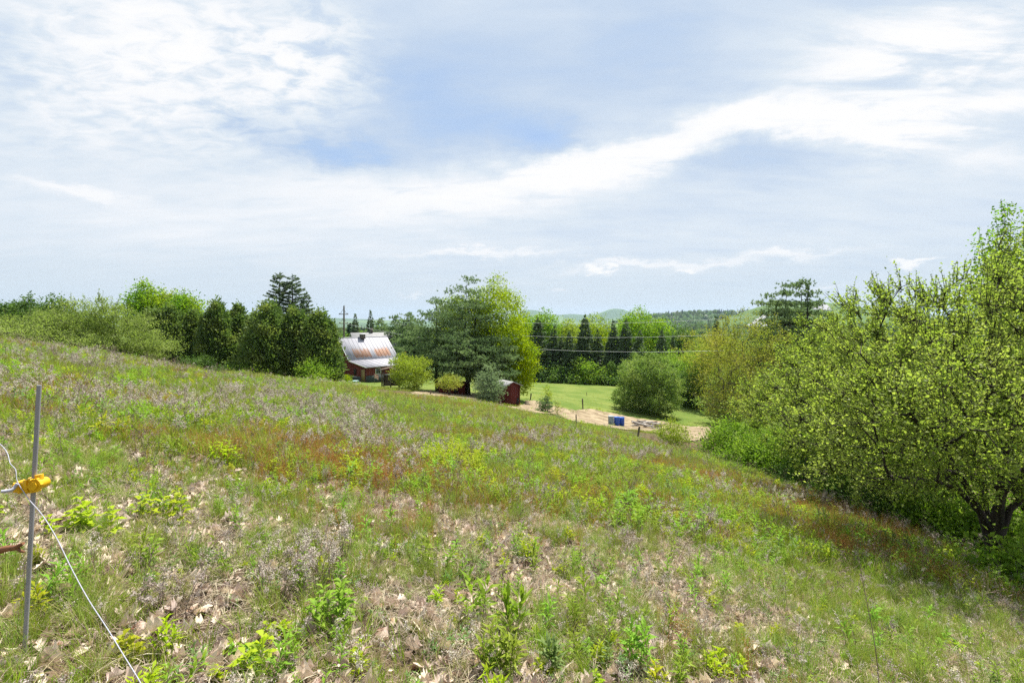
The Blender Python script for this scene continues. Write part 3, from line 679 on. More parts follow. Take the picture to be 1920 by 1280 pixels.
# ---- house behind ----------------------------------------------------
hl = P(668, 668, 112); hl[2] = gz(hl[0], hl[1])
hz0 = -6.3-hl[2]
house = thing('house', hl, 'white house with a grey shingle gable roof rising behind the barn', 'house', None, radians(28))
mb = MB(); Lh, Dh = 8.6, 9.0; ze = hz0+1.75; zr = hz0+4.45
pts = [(0,-.5),(0,ze),(Dh/2,zr-.1),(Dh,ze),(Dh,-.5)]; k = 5
V = [(x, y, z) for x in (0, Lh) for y, z in pts]
mb.add(V, [(0,4,3,1),(k,k+1,k+3,k+4),(0,1,k+1,k),(4,k+4,k+3,3)]); mb.add(V, [(1,3,2),(k+1,k+2,k+3)])
mb.obj('wall', M_WALLW, house)
mb = MB(); mb.slab([(-.4,-.5,ze-.25),(Lh+.4,-.5,ze-.25),(Lh+.4,Dh/2,zr),(-.4,Dh/2,zr)], .15); mb.slab([(Lh+.4,Dh+.5,ze-.25),(-.4,Dh+.5,ze-.25),(-.4,Dh/2,zr),(Lh+.4,Dh/2,zr)], .15)
hr = mb.obj('roof', M_SHGL, house)
mb = MB(); mb.box((4.3, Dh/2, zr+.3), (.5, .5, 1.3)); mb.obj('chimney', M_BRICK, hr)
mb = MB(); mb.box((Lh+.02, Dh/2-.8, ze-.2), (.06, .9, 1.2)); mb.obj('window', M_GLASS, house)

# ---- small red shed --------------------------------------------------
sl = P(947, 762, 47.3); sl[2] = gz(sl[0], sl[1])-.05
shed = thing('shed', sl, 'small red garden shed with a grey roof beside the young pine', 'shed', None, radians(33))
W_, D_, E_, A_ = 1.62, 1.9, 1.78, 2.1
mb = MB(); pts = [(0,-.3),(0,E_),(W_/2,A_),(W_,E_),(W_,-.3)]
V = [(x, y, z) for y in (0, D_) for x, z in pts]; k = 5
mb.add(V, [(0,4,3,1),(k,k+1,k+3,k+4),(0,1,k+1,k),(4,k+4,k+3,3)]); mb.add(V, [(1,3,2),(k+1,k+2,k+3)]); mb.obj('wall', M_REDD, shed)
mb = MB(); mb.slab([(-.28,-.18,E_-.06),(W_/2,-.18,A_+.06),(W_/2,D_+.2,A_+.06),(-.28,D_+.2,E_-.06)], .06); mb.slab([(W_/2,-.18,A_+.06),(W_+.28,-.18,E_-.06),(W_+.28,D_+.2,E_-.06),(W_/2,D_+.2,A_+.06)], .06)
mb.obj('roof', M_SHGL, shed)
mb = MB(); mb.hexa([(1.2,-.03,0),(1.58,-.03,0),(1.58,.02,0),(1.2,.02,0)], [(1.34,-.03,.62),(1.55,-.03,.5),(1.55,.02,.5),(1.34,.02,.62)]); mb.obj('door_opening', M_DARKIN, shed)
for x in (.03, W_-.03):
    mb = MB(); mb.box((x, -.02, .9), (.09, .05, 1.75)); mb.obj('corner_board', M_REDD, shed)

# ---- low red coop under the pine ------------------------------------
cl_ = P(822, 744, 55); cl_[2] = gz(cl_[0], cl_[1])-.05
coop = thing('coop', cl_, 'long low dark red animal coop in the shade under the big pine', 'coop', None, radians(-4))
mb = MB(); mb.hexa([(0,0,-.3),(2.8,0,-.3),(2.8,1.3,-.3),(0,1.3,-.3)], [(0,0,.85),(2.8,0,.85),(2.8,1.3,1.1),(0,1.3,1.1)]); mb.obj('wall', M_REDD, coop)
mb = MB(); mb.slab([(-.12,-.15,.9),(2.92,-.15,.9),(2.92,1.45,1.18),(-.12,1.45,1.18)], .05); mb.obj('roof', M_REDD, coop)
mb = MB(); mb.box((1.9, -.02, .35), (.45, .05, .5)); mb.obj('door_opening', M_DARKIN, coop)

# ---- brown run-in shelter -------------------------------------------
wl = P(716, 738, 60); wl[2] = gz(wl[0], wl[1])
shel = thing('shelter', wl, 'open brown wooden animal shelter with posts and rails in front of the barn', 'shelter', None, radians(6))
for x, y, h in ((0,0,2.05),(1.05,-.25,1.75),(0,1.6,2.05),(1.9,1.6,1.9),(1.95,0,1.9)):
    mb = MB(); mb.box((x, y, h/2-.15), (.13, .13, h+.3)); mb.obj('post', M_WOOD, shel)
mb = MB(); mb.slab([(-.35,-.3,2.02),(.95,-.3,2.35),(.95,1.9,2.35),(-.35,1.9,2.02)], .07); mb.slab([(.95,-.3,2.35),(2.15,-.3,1.85),(2.15,1.9,1.85),(.95,1.9,2.35)], .07); mb.obj('roof', M_WOOD, shel)
for z in (.25, .5):
    mb = MB(); mb.box((1.0, -.06, z), (2.0, .04, .14)); mb.obj('rail', M_WOOD, shel)
mb = MB(); mb.box((1.0, 1.62, .7), (1.9, .05, 1.2)); mb.box((1.97, .8, .4), (.05, 1.6, .7)); mb.obj('back_wall', M_WOOD, shel)

# ---- drums -----------------------------------------------------------
M_BLUE = solid('blue_plastic', (.015,.07,.34), (.02,.09,.4), 3, .4); M_GREYD = solid('grey_blue_drum_paint', (.13,.2,.24), (.18,.25,.28), 4, .5)
M_BLUEL = solid('blue_lid', (.02,.1,.42), (.03,.13,.48), 3, .45); M_GREYL = solid('pale_drum_lid', (.42,.45,.46), (.33,.36,.37), 4, .5)
def lathe(mb, prof, n=20, mi=0):
    th = np.arange(n)*2*pi/n; V = np.concatenate([np.stack([r*np.cos(th), r*np.sin(th), 0*th+z], 1) for r, z in prof]); F = []
    for i in range(len(prof)-1):
        for j in range(n): F.append((i*n+j, i*n+(j+1) % n, (i+1)*n+(j+1) % n, (i+1)*n+j))
    mb.add(V, F, mi)
for px, Yd, lab, mA, mL in ((1145.5,52.6,'grey-blue steel drum left of the two blue barrels on the straw', M_GREYD, M_GREYL), (1156.3,52.8,'left one of two blue plastic barrels, touching the other beside the grey drum', M_BLUE, M_BLUEL), (1165.6,53.3,'right one of two blue plastic barrels, farthest from the grey drum', M_BLUE, M_BLUEL)):
    X = (px-CX)/F_*Yd; o = thing('drum', (X, Yd, gz(X, Yd)+.07), lab, 'drum', 'drums on the straw patch')
    mb = MB(); lathe(mb, [(.26,0),(.285,.03),(.285,.28),(.3,.3),(.285,.32),(.285,.57),(.3,.59),(.285,.61),(.285,.84),(.29,.88)]); mb.obj('body', mA, o, True)
    mb = MB(); lathe(mb, [(.292,.86),(.292,.9),(.26,.9),(.255,.875),(.001,.875)]); lathe(mb, [(.03,.87),(.03,.91),(.001,.91)], 8); mb.obj('lid', mL, o)

# ---- scrap boards ----------------------------------------------------
g_ = np.random.default_rng(5)
for i, (px, py) in enumerate([(1190,800),(1196,798),(1201,797),(1207,799),(1212,800),(1219,803),(1225,804),(1231,802),(1236,803),(1228,799),(1204,801),(1238,806),(1193,795),(1211,797),(1222,800),(1200,803),(1232,806)]):
    X, Y = hit(px, py); o = MB(); L = g_.uniform(.8, 1.8); o.box((0, 0, 0), (L, g_.uniform(.14, .28), g_.uniform(.06, .16)))
    o.box((L*.2, .05, .06), (L*.5, .08, .05))
    ob = o.obj('scrap_board', [M_GREYW, M_PALEW, M_WOOD][i % 3]); ob.location = (X, Y, gz(X, Y)+.2+.09*(i % 4)); ob.rotation_euler = (g_.uniform(-.2, .2), g_.uniform(-.35, .25), g_.uniform(-.6, .6))
    tag(ob, 'weathered scrap board in the heap on the straw right of the drums', 'board', 'scrap boards heaped by the drums')

# ---- fence posts -----------------------------------------------------
def post(px, py, topx, topy, r, label, name='fence_post', cat='fence post', group='posts around the paddock', mat=None):
    X, Y = hit(px, py); a = P(px, py+2, Y); b = P(topx, topy, Y)
    mb = MB(); n = 6; pts = [a+(b-a)*t-a for t in np.linspace(-.15, 1, n)]
    mb.tube(pts, [r*(1+.12*sin(i*2.1)) for i in range(n)], 7); mb.tube([(b-a)*.82, (b-a)*.86], r*1.35, 7)
    o = mb.obj(name, mat or M_POST); o.location = a; tag(o, label, cat, group)
post(994, 750, 996, 737, .075, 'dark fence post on the lawn edge right of the red shed')
post(1093, 767, 1092, 747, .08, 'upright dark fence post at the top of the straw patch below the conifers')
post(1081, 803, 1080, 776, .035, 'thin grey stick post at the meadow edge left of the drums')
post(1194, 828, 1199, 799, .07, 'leaning grey fence post in front of the scrap boards')
post(806, 741, 808, 730, .05, 'short pale stake by the small leafy tree')
post(985, 760, 985, 752, .05, 'low stub post at the corner of the red shed')
post(1100, 742, 1100, 735, .04, 'tiny stub post on the lawn under the conifer row')
post(702, 742, 702, 734, .05, 'short stake in the grass left of the brown shelter')
# ---- rail fence below the hedge -------------------------------------
fx = [P(px, py, 48.0) for px, py in ((520,712),(560,712),(597,713),(640,716))]
f0 = fx[0].copy(); f0[2] = gz(f0[0], f0[1]); fence = thing('rail_fence', f0, 'weathered low rail fence along the foot of the dark hedge', 'fence')
hp = []
for p_ in fx:
    zz_ = gz(p_[0], p_[1]); q_ = np.array([p_[0], p_[1], zz_])-f0; hp.append(q_)
    mb = MB(); mb.box(q_+(0,0,.35), (.1, .1, 1.0)); mb.obj('post', M_POST, fence)
for h_ in (.4, .7):
    mb = MB(); mb.tube([q_+(0,-.07,h_) for q_ in hp], .04, 5); mb.obj('rail', M_POST, fence)

# ---- utility poles and wires ----------------------------------------
M_WIRE = solid('pale_cable', (.75,.76,.78), (.65,.66,.68), 1, .5); M_INS = solid('brown_insulator', (.12,.1,.09), (.16,.14,.12), 5, .3)
def util_pole(X, Y, ztop, arms, label):
    z0 = gz(X, Y); o = thing('utility_pole', (X, Y, z0), label, 'utility pole', None, radians(-12))
    mb = MB(); mb.tube([(0,0,-.5),(0,0,(ztop-z0)/2),(0,0,ztop-z0)], [.2,.17,.13], 9); mb.obj('pole', M_POST, o)
    for za in arms:
        z = za-z0; mb = MB(); mb.box((0, -.17, z), (1.9, .1, .13)); ar = mb.obj('crossarm', M_POST, o)
        mb = MB()
        for sx in (-1, 1): mb.tube([(sx*.7,-.18,z+.05),(0,-.16,z+1.0)], .03, 4)
        mb.obj('brace', M_POST, ar)
        for x in (-.85, .85):
            mb = MB(); lathe(mb, [(.05,0),(.07,.06),(.04,.1),(.06,.15),(.001,.19)], 8); io = mb.obj('insulator', M_INS, ar); io.location = (x, -.17, z+.065)
    return o
Xp, Yp = P(645, 0, 95)[:2]; util_pole(Xp, Yp, P(0,573,95)[2], (P(0,589,95)[2], P(0,606,95)[2]), 'tall wooden utility pole with two crossarms between hedge and barn')
Xq, Yq = P(1482, 0, 60)[:2]; util_pole(Xq, Yq, 2.3, (1.0,), 'wooden utility pole hidden among the pines on the right')
for lab, za, zb, sag, r in (('pale overhead power line crossing the conifer row, middle one of three', 2.2, .1, 2.25, .013), ('lowest and brightest of three pale power lines before the conifers', .55, -1.9, 2.3, .017), ('faintest and highest of three power lines across the conifer tops', 3.6, 2.0, 2.0, .013)):
    t = np.linspace(0, 1, 60); pts = np.stack([Xp+(Xq-Xp)*t, Yp-.2+(Yq-Yp)*t, za+(zb-za)*t-sag*4*t*(1-t)], 1)
    mb = MB(); mb.tube(pts-pts[0], r, 5); o = mb.obj('power_line', M_WIRE, None, True); o.location = pts[0]; tag(o, lab, 'power line', 'power lines over the field')

# ---- things by the barn ---------------------------------------------
M_FLAG, nt = newmat('striped_flag_cloth'); q = N(nt); p = q.n('ShaderNodeBsdfPrincipled'); q.l(p.outputs[0], q.n('ShaderNodeOutputMaterial').inputs[0]); p.inputs['Roughness'].default_value = .8
tc = q.n('ShaderNodeTexCoord').outputs['Object']; sp = q.n('ShaderNodeSeparateXYZ'); q.l(tc, sp.inputs[0])
st = q.maprange(q.math('FRACT', q.math('MULTIPLY', q.math('ADD', sp.outputs[2], q.math('MULTIPLY', sp.outputs[0], .5)), 5.)), .45, .55)
q.l(q.mix(st, (.5,.04,.05), (.75,.68,.66)), p.inputs['Base Color'])
Xf, Yf = P(702, 0, 72)[:2]; zf = gz(Xf, Yf); fl = thing('flag', (Xf, Yf, zf), 'drooping red and white striped flag on a leaning stick before the barn', 'flag')
mb = MB(); mb.tube([(0,0,-.2),(.0,0,.7),(-.05,0,1.55)], .022, 6); mb.obj('staff', M_POST, fl)
mb = MB(); nx_, nz_ = 10, 10; V = []
for i in range(nx_+1):
    for k2 in range(nz_+1):
        a = i/nx_; b = k2/nz_; V.append((-.04+a*.62, .09*sin(a*9+b*2), 1.5-b*.62-a*a*.35))
F = [(i*(nz_+1)+k2, i*(nz_+1)+k2+1, (i+1)*(nz_+1)+k2+1, (i+1)*(nz_+1)+k2) for i in range(nx_) for k2 in range(nz_)]
mb.add(V, F); mb.obj('cloth', M_FLAG, fl, True)
M_TEAL = solid('teal_plastic', (.16,.42,.38), (.5,.62,.6), 3, .4)
Xt, Yt = P(666, 0, 72)[:2]; o = thing('tub', (Xt, Yt, gz(Xt, Yt)), 'pale teal plastic tub on the grass beside the barn wall', 'tub')
mb = MB(); lathe(mb, [(.001,.02),(.34,.02),(.42,.32),(.46,.34),(.46,.3),(.43,.3),(.36,0)], 18); mb.obj('bowl', M_TEAL, o, True)
for sx in (-1, 1):
    mb = MB(); mb.tube([(sx*.44,-.1,.31),(sx*.53,0,.28),(sx*.44,.1,.31)], .025, 6); mb.obj('handle', M_TEAL, o)

# ---- far farmhouses on the ridge ------------------------------------
for i, (px, py, Yd, wd) in enumerate(((1330,584,2150,26),(1265,588.5,2300,20),(1261,597,1500,10),(1323,594.5,1400,9))):
    X, Yd = hit(px, py+1.5, 500, 4000); z = gz(X, Yd); wd = max(9, Yd*9/960); o = thing('farmhouse', (X, Yd, z), ['far white farmhouse on the wooded ridge beside the bald hill', 'far white farmhouse at the left end of the ridge', 'tiny white house in the far woods under the ridge', 'tiny white house at the foot of the bald hill'][i], 'house', 'far houses on the ridge', radians(15*i))
    zt = wd*.35; h = wd*.25
    mb = MB(); mb.box((0,0,zt/2-2), (wd, wd*.6, zt+4)); mb.obj('wall', M_WALLW, o)
    mb = MB(); x, y = wd*.53, wd*.33; V = [(-x,-y,zt),(x,-y,zt),(x,y,zt),(-x,y,zt),(-x,0,zt+h),(x,0,zt+h)]; mb.add(V, [(0,1,5,4),(2,3,4,5),(3,2,1,0)]); mb.add(V, [(0,4,3),(1,2,5)]); mb.obj('roof', M_SHGL, o)

# ---- fence stake in the foreground -----------------------------------
M_ROD = solid('grey_fibreglass', (.3,.29,.31), (.24,.235,.25), 18, .45, stretch=(1,1,.15)); M_YEL = solid('yellow_plastic', (.72,.42,.012), (.6,.32,.01), 40, .35, lo=.45, hi=.7)
M_ROPE = solid('white_polyrope', (.46,.46,.52), (.3,.3,.37), 160, .7)
YS = 2.36; A = P(46.5, 1214, YS); B = P(73.5, 722, YS)
stake = thing('fence_stake', A, 'thin grey fence stake with a yellow insulator at the left edge', 'fence stake')
ax = (B-A)/np.linalg.norm(B-A); Ln = np.linalg.norm(B-A)
mb = MB(); mb.tube([-ax*.3, (0,0,0), ax*Ln*.5, ax*Ln], [.0085,.009,.0092,.0092], 14); mb.obj('rod', M_ROD, stake, True)
C = P(63, 908, YS)-A; rt = np.array([1., 0, .16]); rt /= np.linalg.norm(rt); fw = np.array([0, -1., 0]); up = np.cross(rt, -fw); s_ = YS/960
Rm = np.stack([rt, -fw, up], 1)
mb = MB()
def cyl(c0, c1, r0, r1=None, n=16): mb.tube([c0, c1], [r0, r1 or r0], n)
cyl(C-ax*11*s_, C+ax*11*s_, .018); cyl(C-ax*13*s_, C-ax*10.5*s_, .021); cyl(C+ax*10*s_, C+ax*13*s_, .021)
k0 = C+rt*13*s_
cyl(k0-fw*.026, k0+fw*.022, .024); cyl(k0+fw*.022, k0+fw*.032, .030); cyl(k0+fw*.032, k0+fw*.04, .018)
for i in range(6):
    a = i*pi/3; mb.tube([k0+rt*cos(a)*.029+up*sin(a)*.029+fw*.02, k0+rt*cos(a)*.029+up*sin(a)*.029+fw*.034], .006, 6)
cyl(k0+up*.02, k0+up*.042, .016)
mb.box(C-rt*13*s_, (22*s_, .03, 19*s_), Rm); mb.box(C-rt*5*s_+fw*.02, (5*s_, .02, 25*s_), Rm); mb.box(C-rt*23*s_, (4*s_, .038, 23*s_), Rm)
mb.box(C-rt*30*s_-up*1*s_, (12*s_, .026, 14*s_), Rm); mb.box(C-rt*14*s_+up*8*s_, (16*s_, .018, 5*s_), Rm)
mb.tube([C-rt*34*s_+up*8*s_, C-rt*38*s_+up*2*s_, C-rt*36*s_-up*7*s_, C-rt*30*s_-up*9*s_], [.007,.008,.008,.006], 8)
io = mb.obj('insulator', M_YEL, stake)
bv = io.modifiers.new('bevel', 'BEVEL'); bv.width = .003; bv.segments = 2; bv.limit_method = 'ANGLE'
def rope(pts, r, name, lab, cat):
    pts = np.array([P(*p_) for p_ in pts]); t = np.linspace(0, len(pts)-1, len(pts)*8); i = np.clip(t.astype(int), 0, len(pts)-2); f = (t-i)[:, None]
    g0 = pts[np.maximum(i-1, 0)]; g1 = pts[i]; g2 = pts[i+1]; g3 = pts[np.minimum(i+2, len(pts)-1)]
    c = .5*((2*g1)+(-g0+g2)*f+(2*g0-5*g1+4*g2-g3)*f**2+(-g0+3*g1-3*g2+g3)*f**3)
    mb = MB(); mb.tube(c-c[0], r, 7); o = mb.obj(name, M_ROPE, None, True); o.location = c[0]; return tag(o, lab, cat)
rope([(-60,805,2.75),(-25,815,2.6),(2,834,2.5),(14,850,2.42),(19,868,2.38),(29,880,2.36),(31,897,2.345),(36,909,2.335),(44,921,2.33),(56,938,2.3),(80,966,2.24),(106,1008,2.15),(134,1065,2.05),(165,1122,1.95),(200,1176,1.86),(232,1228,1.78),(265,1282,1.7),(330,1400,1.55)], .0018, 'fence_wire', 'white electric fence wire curving from the yellow insulator to the bottom edge', 'fence wire')
o = rope([(33,906,2.335),(28,912,2.33),(22,918,2.32),(12,920,2.31),(2,921,2.30)], .0075, 'rope_tail', 'thick white loose rope end hanging left of the yellow insulator', 'rope end')
M_STICK = solid('orange_brown_bark', (.23,.1,.045), (.14,.06,.03), 30, .85)
mb = MB(); pts = [P(*p_) for p_ in ((-40,1050,2.2),(-8,1034,2.15),(12,1028,2.14),(30,1026,2.13),(44,1018,2.12))]; mb.tube(np.array(pts)-pts[0], [.016,.015,.013,.011,.006], 8)
mb.tube(np.array([pts[3], P(40,1033,2.12), P(46,1034,2.11)])-pts[0], [.008,.006,.003], 6)
o = mb.obj('dead_branch', M_STICK, None, True); o.location = pts[0]; tag(o, 'short orange-brown dead branch at the left edge below the rope', 'branch')
# ================================================================== TREES
def at(px, Y): X = (px-CX)/F_*Y; return X, Y
def dims(px, ytop, Y, wpx):
    X, Y = at(px, Y); z = gz(X, Y); return X, Y, EYE-(ytop-HY)/F_*Y-z, wpx/F_*Y
SEED = [100]
def sd_(): SEED[0] += 7; return SEED[0]
# -- left: far dark trees on the skyline
for px, yt, Y, wp, lab in ((12,572,70,74,'dark bushy tree at the far left of the skyline'), (52,560,72,66,'dark ragged tree second from the left on the skyline'), (104,560,70,54,'dark pointed tree behind the pale apple bush, left side'), (-40,568,70,84,'dark tree half cut off by the left picture edge'),(150,590,72,70,'dark tree mostly hidden behind the pale apple bush')):
    X, Y, H, W = dims(px, yt, Y, wp); r = tree_thing('wild_tree', X, Y, lab, 'tree', 'dark trees on the left skyline')
    broadleaf(r, W, H, H*.15, L_DARK, BARKD, 70, 7000, .28, sd_(), 'egg', clump=.5, rag=.5, twigs=120)
# bright maples behind the hedge
for px, yt, Y, wp, lab in ((272,540,66,62,'tall bright green maple behind the left end of the hedge'), (305,556,68,70,'yellowish maple between two green ones behind the hedge'), (348,558,66,56,'small bright green maple right of the yellowish one')):
    X, Y, H, W = dims(px, yt-6, Y, wp); r = tree_thing('maple_tree', X, Y, lab, 'tree', 'maples behind the hedge')
    broadleaf(r, W, H, H*.3, L_YOUNG if wp == 70 else L_MAPLE, BARK, 80, 11000, .26, sd_(), 'oval', clump=.55, rag=.35, twigs=60)
# pale apple bushes at the left
for px, yt, Y, wp, lab, n in ((182,562,29,170,'broad pale green wild apple bush on the left skyline',46000), (70,596,27,170,'lower pale green bush left of the wild apple bush',20000), (-60,600,25,200,'pale green bush cut by the left picture edge',14000), (262,655,31,40,'small pale green bush at the right foot of the wild apple bush',5000)):
    X, Y, H, W = dims(px, yt, Y, wp); r = tree_thing('apple_bush', X, Y, lab, 'bush', 'pale apple bushes')
    broadleaf(r, W, H, .15, L_SHRUB, BARK, 190, n, .085, sd_(), 'dome', trunks=multistem(6, W*.22, H*.55, sd_()), seg=.35, clump=.26, rag=.45, shell=2.0, twigs=900, tleaf=12, flat=.55, rtip=.007, upn=.9)
# cedar hedge
ced = [(285,592,50,60,'olive brown-tipped cedar at the left end of the dark hedge'), (318,587,49,66,'second cedar from the left in the hedge, olive green'), (362,594,50,52,'narrow dark cedar between two fuller ones, left half of hedge'), (405,579,49,62,'full cedar with a pointed top in the left half of the hedge'),
       (446,581,51,44,'slim dark cedar in the middle of the hedge'), (476,600,49,40,'short cedar in the middle of the hedge behind the broad one'), (503,584,47,92,'broad round-topped cedar right of the hedge middle'), (552,592,47.5,66,'rounded cedar second from the right end of the hedge'), (598,597,47,74,'tall leaning cedar at the right end of the hedge by the barn')]
for px, yt, Y, wp, lab in ced:
    X, Y, H, W = dims(px, yt, Y, wp); r = tree_thing('cedar_tree', X, Y, lab, 'tree', 'cedars in the hedge')
    cedar(r, H*1.05, W*1.2, sd_(), int(11000+W*3200), 3, .27)
# low bushes along the foot of the hedge
for px, yt, Y, wp, lab in ((365,668,46,50,'low light bush at the foot of the hedge, left'), (480,680,45,70,'low green bush at the foot of the broad cedar'), (590,672,44.5,60,'light green sapling bush before the right end of the hedge'),(430,688,45,50,'low dark bush at the middle foot of the hedge')):
    X, Y, H, W = dims(px, yt, Y, wp); r = tree_thing('bush', X, Y, lab, 'bush', 'bushes below the hedge')
    broadleaf(r, W, H, .1, L_BUSH if wp != 50 else L_DARK, BARK, 40, 4500, .14, sd_(), 'dome', trunks=multistem(4, W*.2, H*.4, sd_()), clump=.35, rag=.5, twigs=60)
# tall spruces behind the hedge
X, Y, H, W = dims(536, 511, 78, 120); r = tree_thing('spruce_tree', X, Y, 'tall twin-topped dark spruce rising above the hedge', 'tree', 'spruces behind hedge and barn'); conifer(r, H, W*.95, sd_(), L_SPRUCE, z0=1.2, p=.6, step=.36, nb=8, card=.5, cw=.13, droop=.3, per=34, twin=1.9, gaps=.22)
X, Y, H, W = dims(575, 546, 80, 76); r = tree_thing('spruce_tree', X, Y, 'shorter dark spruce right of the twin-topped one', 'tree', 'spruces behind hedge and barn'); conifer(r, H, W, sd_(), L_SPRUCE, z0=1.2, p=.7, step=.36, nb=8, card=.5, cw=.13, droop=.3, per=34, gaps=.12)
for px, yt, Y, wp, lab in ((666,589,125,32,'small dark spruce behind the house roof, nearer the pole'), (695,583,125,34,'small dark spruce behind the house chimney')):
    X, Y, H, W = dims(px, yt, Y, wp); r = tree_thing('spruce_tree', X, Y, lab, 'tree', 'spruces behind hedge and barn'); conifer(r, H, W, sd_(), L_SPRUCE, z0=.6, p=.75, step=.5, nb=8, card=.7, cw=.28, per=20)
for px, yt, Y, wp, lab in ((625,640,120,70,'leafy green tree between the hedge and the utility pole'), (655,632,135,60,'pale green tree left of the house'), (715,600,130,44,'soft green pine right of the house chimney'), (740,596,118,46,'green pine behind the right end of the house'), (765,590,110,50,'blue-green pine left of the big pines'), (705,620,150,60,'low green tree far behind the house')):
    X, Y, H, W = dims(px, yt, Y, wp)
    if 'pine' in lab:
        r = tree_thing('pine_tree', X, Y, lab, 'tree', 'trees behind the house'); pine(r, H, W, 1.2, sd_(), 90, 16, .6, prof='egg', nper=7, nw=.16, clump=.6)
    else:
        r = tree_thing('leafy_tree', X, Y, lab, 'tree', 'trees behind the house'); broadleaf(r, W, H, H*.1, L_BUSH, BARK, 60, 5000, .5, sd_(), 'round', clump=.8, rag=.4)
# big white pines in the middle
X, Y, H, W = dims(878, 527, 56, 160); r = tree_thing('white_pine', X, Y, 'big grey-green white pine with a forked dark trunk in the middle', 'tree', 'white pines by the paddock')
tr = [[(0,0,-.15),(-.05,0,1.2),(-.15,0,2.2),(-.35,.1,4.),(-.45,.1,6.),(-.3,0,8),(-.2,0,H*.96)], [(-.05,0,1.2),(.2,.1,2.4),(.45,.1,4.5),(.7,.1,7),(.8,0,8.6)]]
pine(r, H*1.02, W*.98, 2.2, sd_(), 220, 30, .27, prof='egg', rag=.5, nper=10, rootr=.25, trunks=tr, clump=.46, shell=1.9, nw=.055, layer=.6)
X, Y, H, W = dims(818, 562, 59, 118); r = tree_thing('white_pine', X, Y, 'smaller white pine left of the big one', 'tree', 'white pines by the paddock'); pine(r, H, W, 1.6, sd_(), 120, 30, .27, prof='egg', rag=.4, nper=10, rootr=.2, clump=.46, nw=.055, layer=.6)
X, Y, H, W = dims(778, 600, 64, 62); r = tree_thing('white_pine', X, Y, 'low spreading pine reaching toward the barn roof', 'tree', 'white pines by the paddock'); pine(r, H, W, 2.4, sd_(), 110, 26, .27, prof='egg', rag=.4, nper=10, clump=.5, nw=.06)
X, Y, H, W = dims(925, 634, 54, 95); r = tree_thing('white_pine', X, Y, 'grey-green pine at the right foot of the big pine', 'tree', 'white pines by the paddock'); pine(r, H, W, 1.0, sd_(), 110, 26, .27, prof='round', rag=.35, nper=10, clump=.45, nw=.06)
# yellow maple behind the pine
X, Y, H, W = dims(918, 522, 58, 130); r = tree_thing('maple_tree', X, Y, 'large yellow-green maple glowing behind the big pine', 'tree', 'maples in the middle'); broadleaf(r, W*1.12, H, 1.2, L_YMAPLE, BARK, 170, 26000, .2, sd_(), 'oval', clump=.5, rag=.3, twigs=200, cx=.5)
X, Y, H, W = dims(850, 545, 60, 60); r = tree_thing('maple_tree', X, Y, 'yellow-green maple top showing left of the big pine', 'tree', 'maples in the middle'); broadleaf(r, W, H, 3.0, L_YMAPLE, BARK, 60, 8000, .2, sd_(), 'oval', clump=.5, rag=.3)
X, Y, H, W = dims(972, 625, 57, 56); r = tree_thing('maple_tree', X, Y, 'low yellow-green maple branches right of the big pine', 'tree', 'maples in the middle'); broadleaf(r, W, H, .9, L_YMAPLE, BARK, 60, 8500, .2, sd_(), 'round', clump=.45, rag=.4)
# shrubs near the barn
X, Y, H, W = dims(770, 666, 50, 80); r = tree_thing('shrub', X, Y, 'yellow-green twiggy shrub in front of the barn and shelter', 'shrub'); broadleaf(r, W, H, .2, L_YOUNG, TWIG, 90, 9000, .13, sd_(), 'vase', trunks=multistem(8, W*.2, H*.5, sd_()), clump=.22, rag=.35, twigs=260, seg=.3)
X, Y, H, W = dims(843, 705, 46.5, 46); r = tree_thing('small_apple_tree', X, Y, 'small flat-topped leafy tree with dark forked trunk before the pines', 'tree')
broadleaf(r, W, H, H*.5, L_OLIVE, BARKD, 40, 1900, .12, sd_(), 'dome', trunks=[[(0,0,-.1),(-.05,0,.4),(-.2,0,.9),(-.5,0,1.3)], [(-.05,0,.4),(.15,0,.9),(.5,.1,1.3)]], clump=.2, rag=.3, rootr=.1, seg=.3)
X, Y, H, W = dims(757, 664, 78, 16); r = tree_thing('flowering_shrub', X, Y, 'orange flowering shrub peeking over the lean-to roof', 'shrub'); broadleaf(r, W*1.3, H, H*.5, leafmat('orange_blossom', (.55,.16,.04), (.6,.24,.06), (.1,.15,.04), .3, 2.5), TWIG, 30, 900, .18, sd_(), 'round', clump=.2)
X, Y, H, W = dims(651, 702, 70, 12); r = tree_thing('shrub', X, Y, 'tiny yellow shrub in the grass at the barn corner', 'shrub'); broadleaf(r, W*1.1, H, .1, L_YMAPLE, TWIG, 20, 700, .14, sd_(), 'round', trunks=multistem(3, .2, H*.4, 3), clump=.15)
X, Y, H, W = dims(918, 686, 45, 58); r = tree_thing('young_pine', X, Y, 'bushy blue-grey young pine left of the red shed', 'tree')
pine(r, H, W, .25, sd_(), 95, 18, .2, L_YPINE, 'egg', .25, 11, .08, nw=.03, clump=.3, layer=.45, shell=2.0, tw=.35)
X, Y, H, W = dims(1022, 745, 46, 26); r = tree_thing('young_pine', X, Y, 'knee-high young pine sapling at the meadow edge by the straw patch', 'tree'); pine(r, H, W, .15, sd_(), 34, 16, .16, L_PINE, 'egg', .3, 9, .04, nw=.028, clump=.18, layer=.35, tw=.4)
X, Y, H, W = dims(1027, 722, 47.5, 20); r = tree_thing('sapling', X, Y, 'thin yellow-leaved sapling above the young pine', 'sapling'); broadleaf(r, W*.8, H, H*.4, L_YMAPLE, TWIG, 24, 420, .11, sd_(), 'oval', clump=.14, rag=.5, seg=.3)
X, Y, H, W = dims(1045, 752, 46, 18); r = tree_thing('sapling', X, Y, 'spindly sapling in the straw right of the young pine', 'sapling'); broadleaf(r, W*.8, H, H*.2, L_OLIVE, TWIG, 18, 260, .1, sd_(), 'oval', clump=.14, seg=.3)
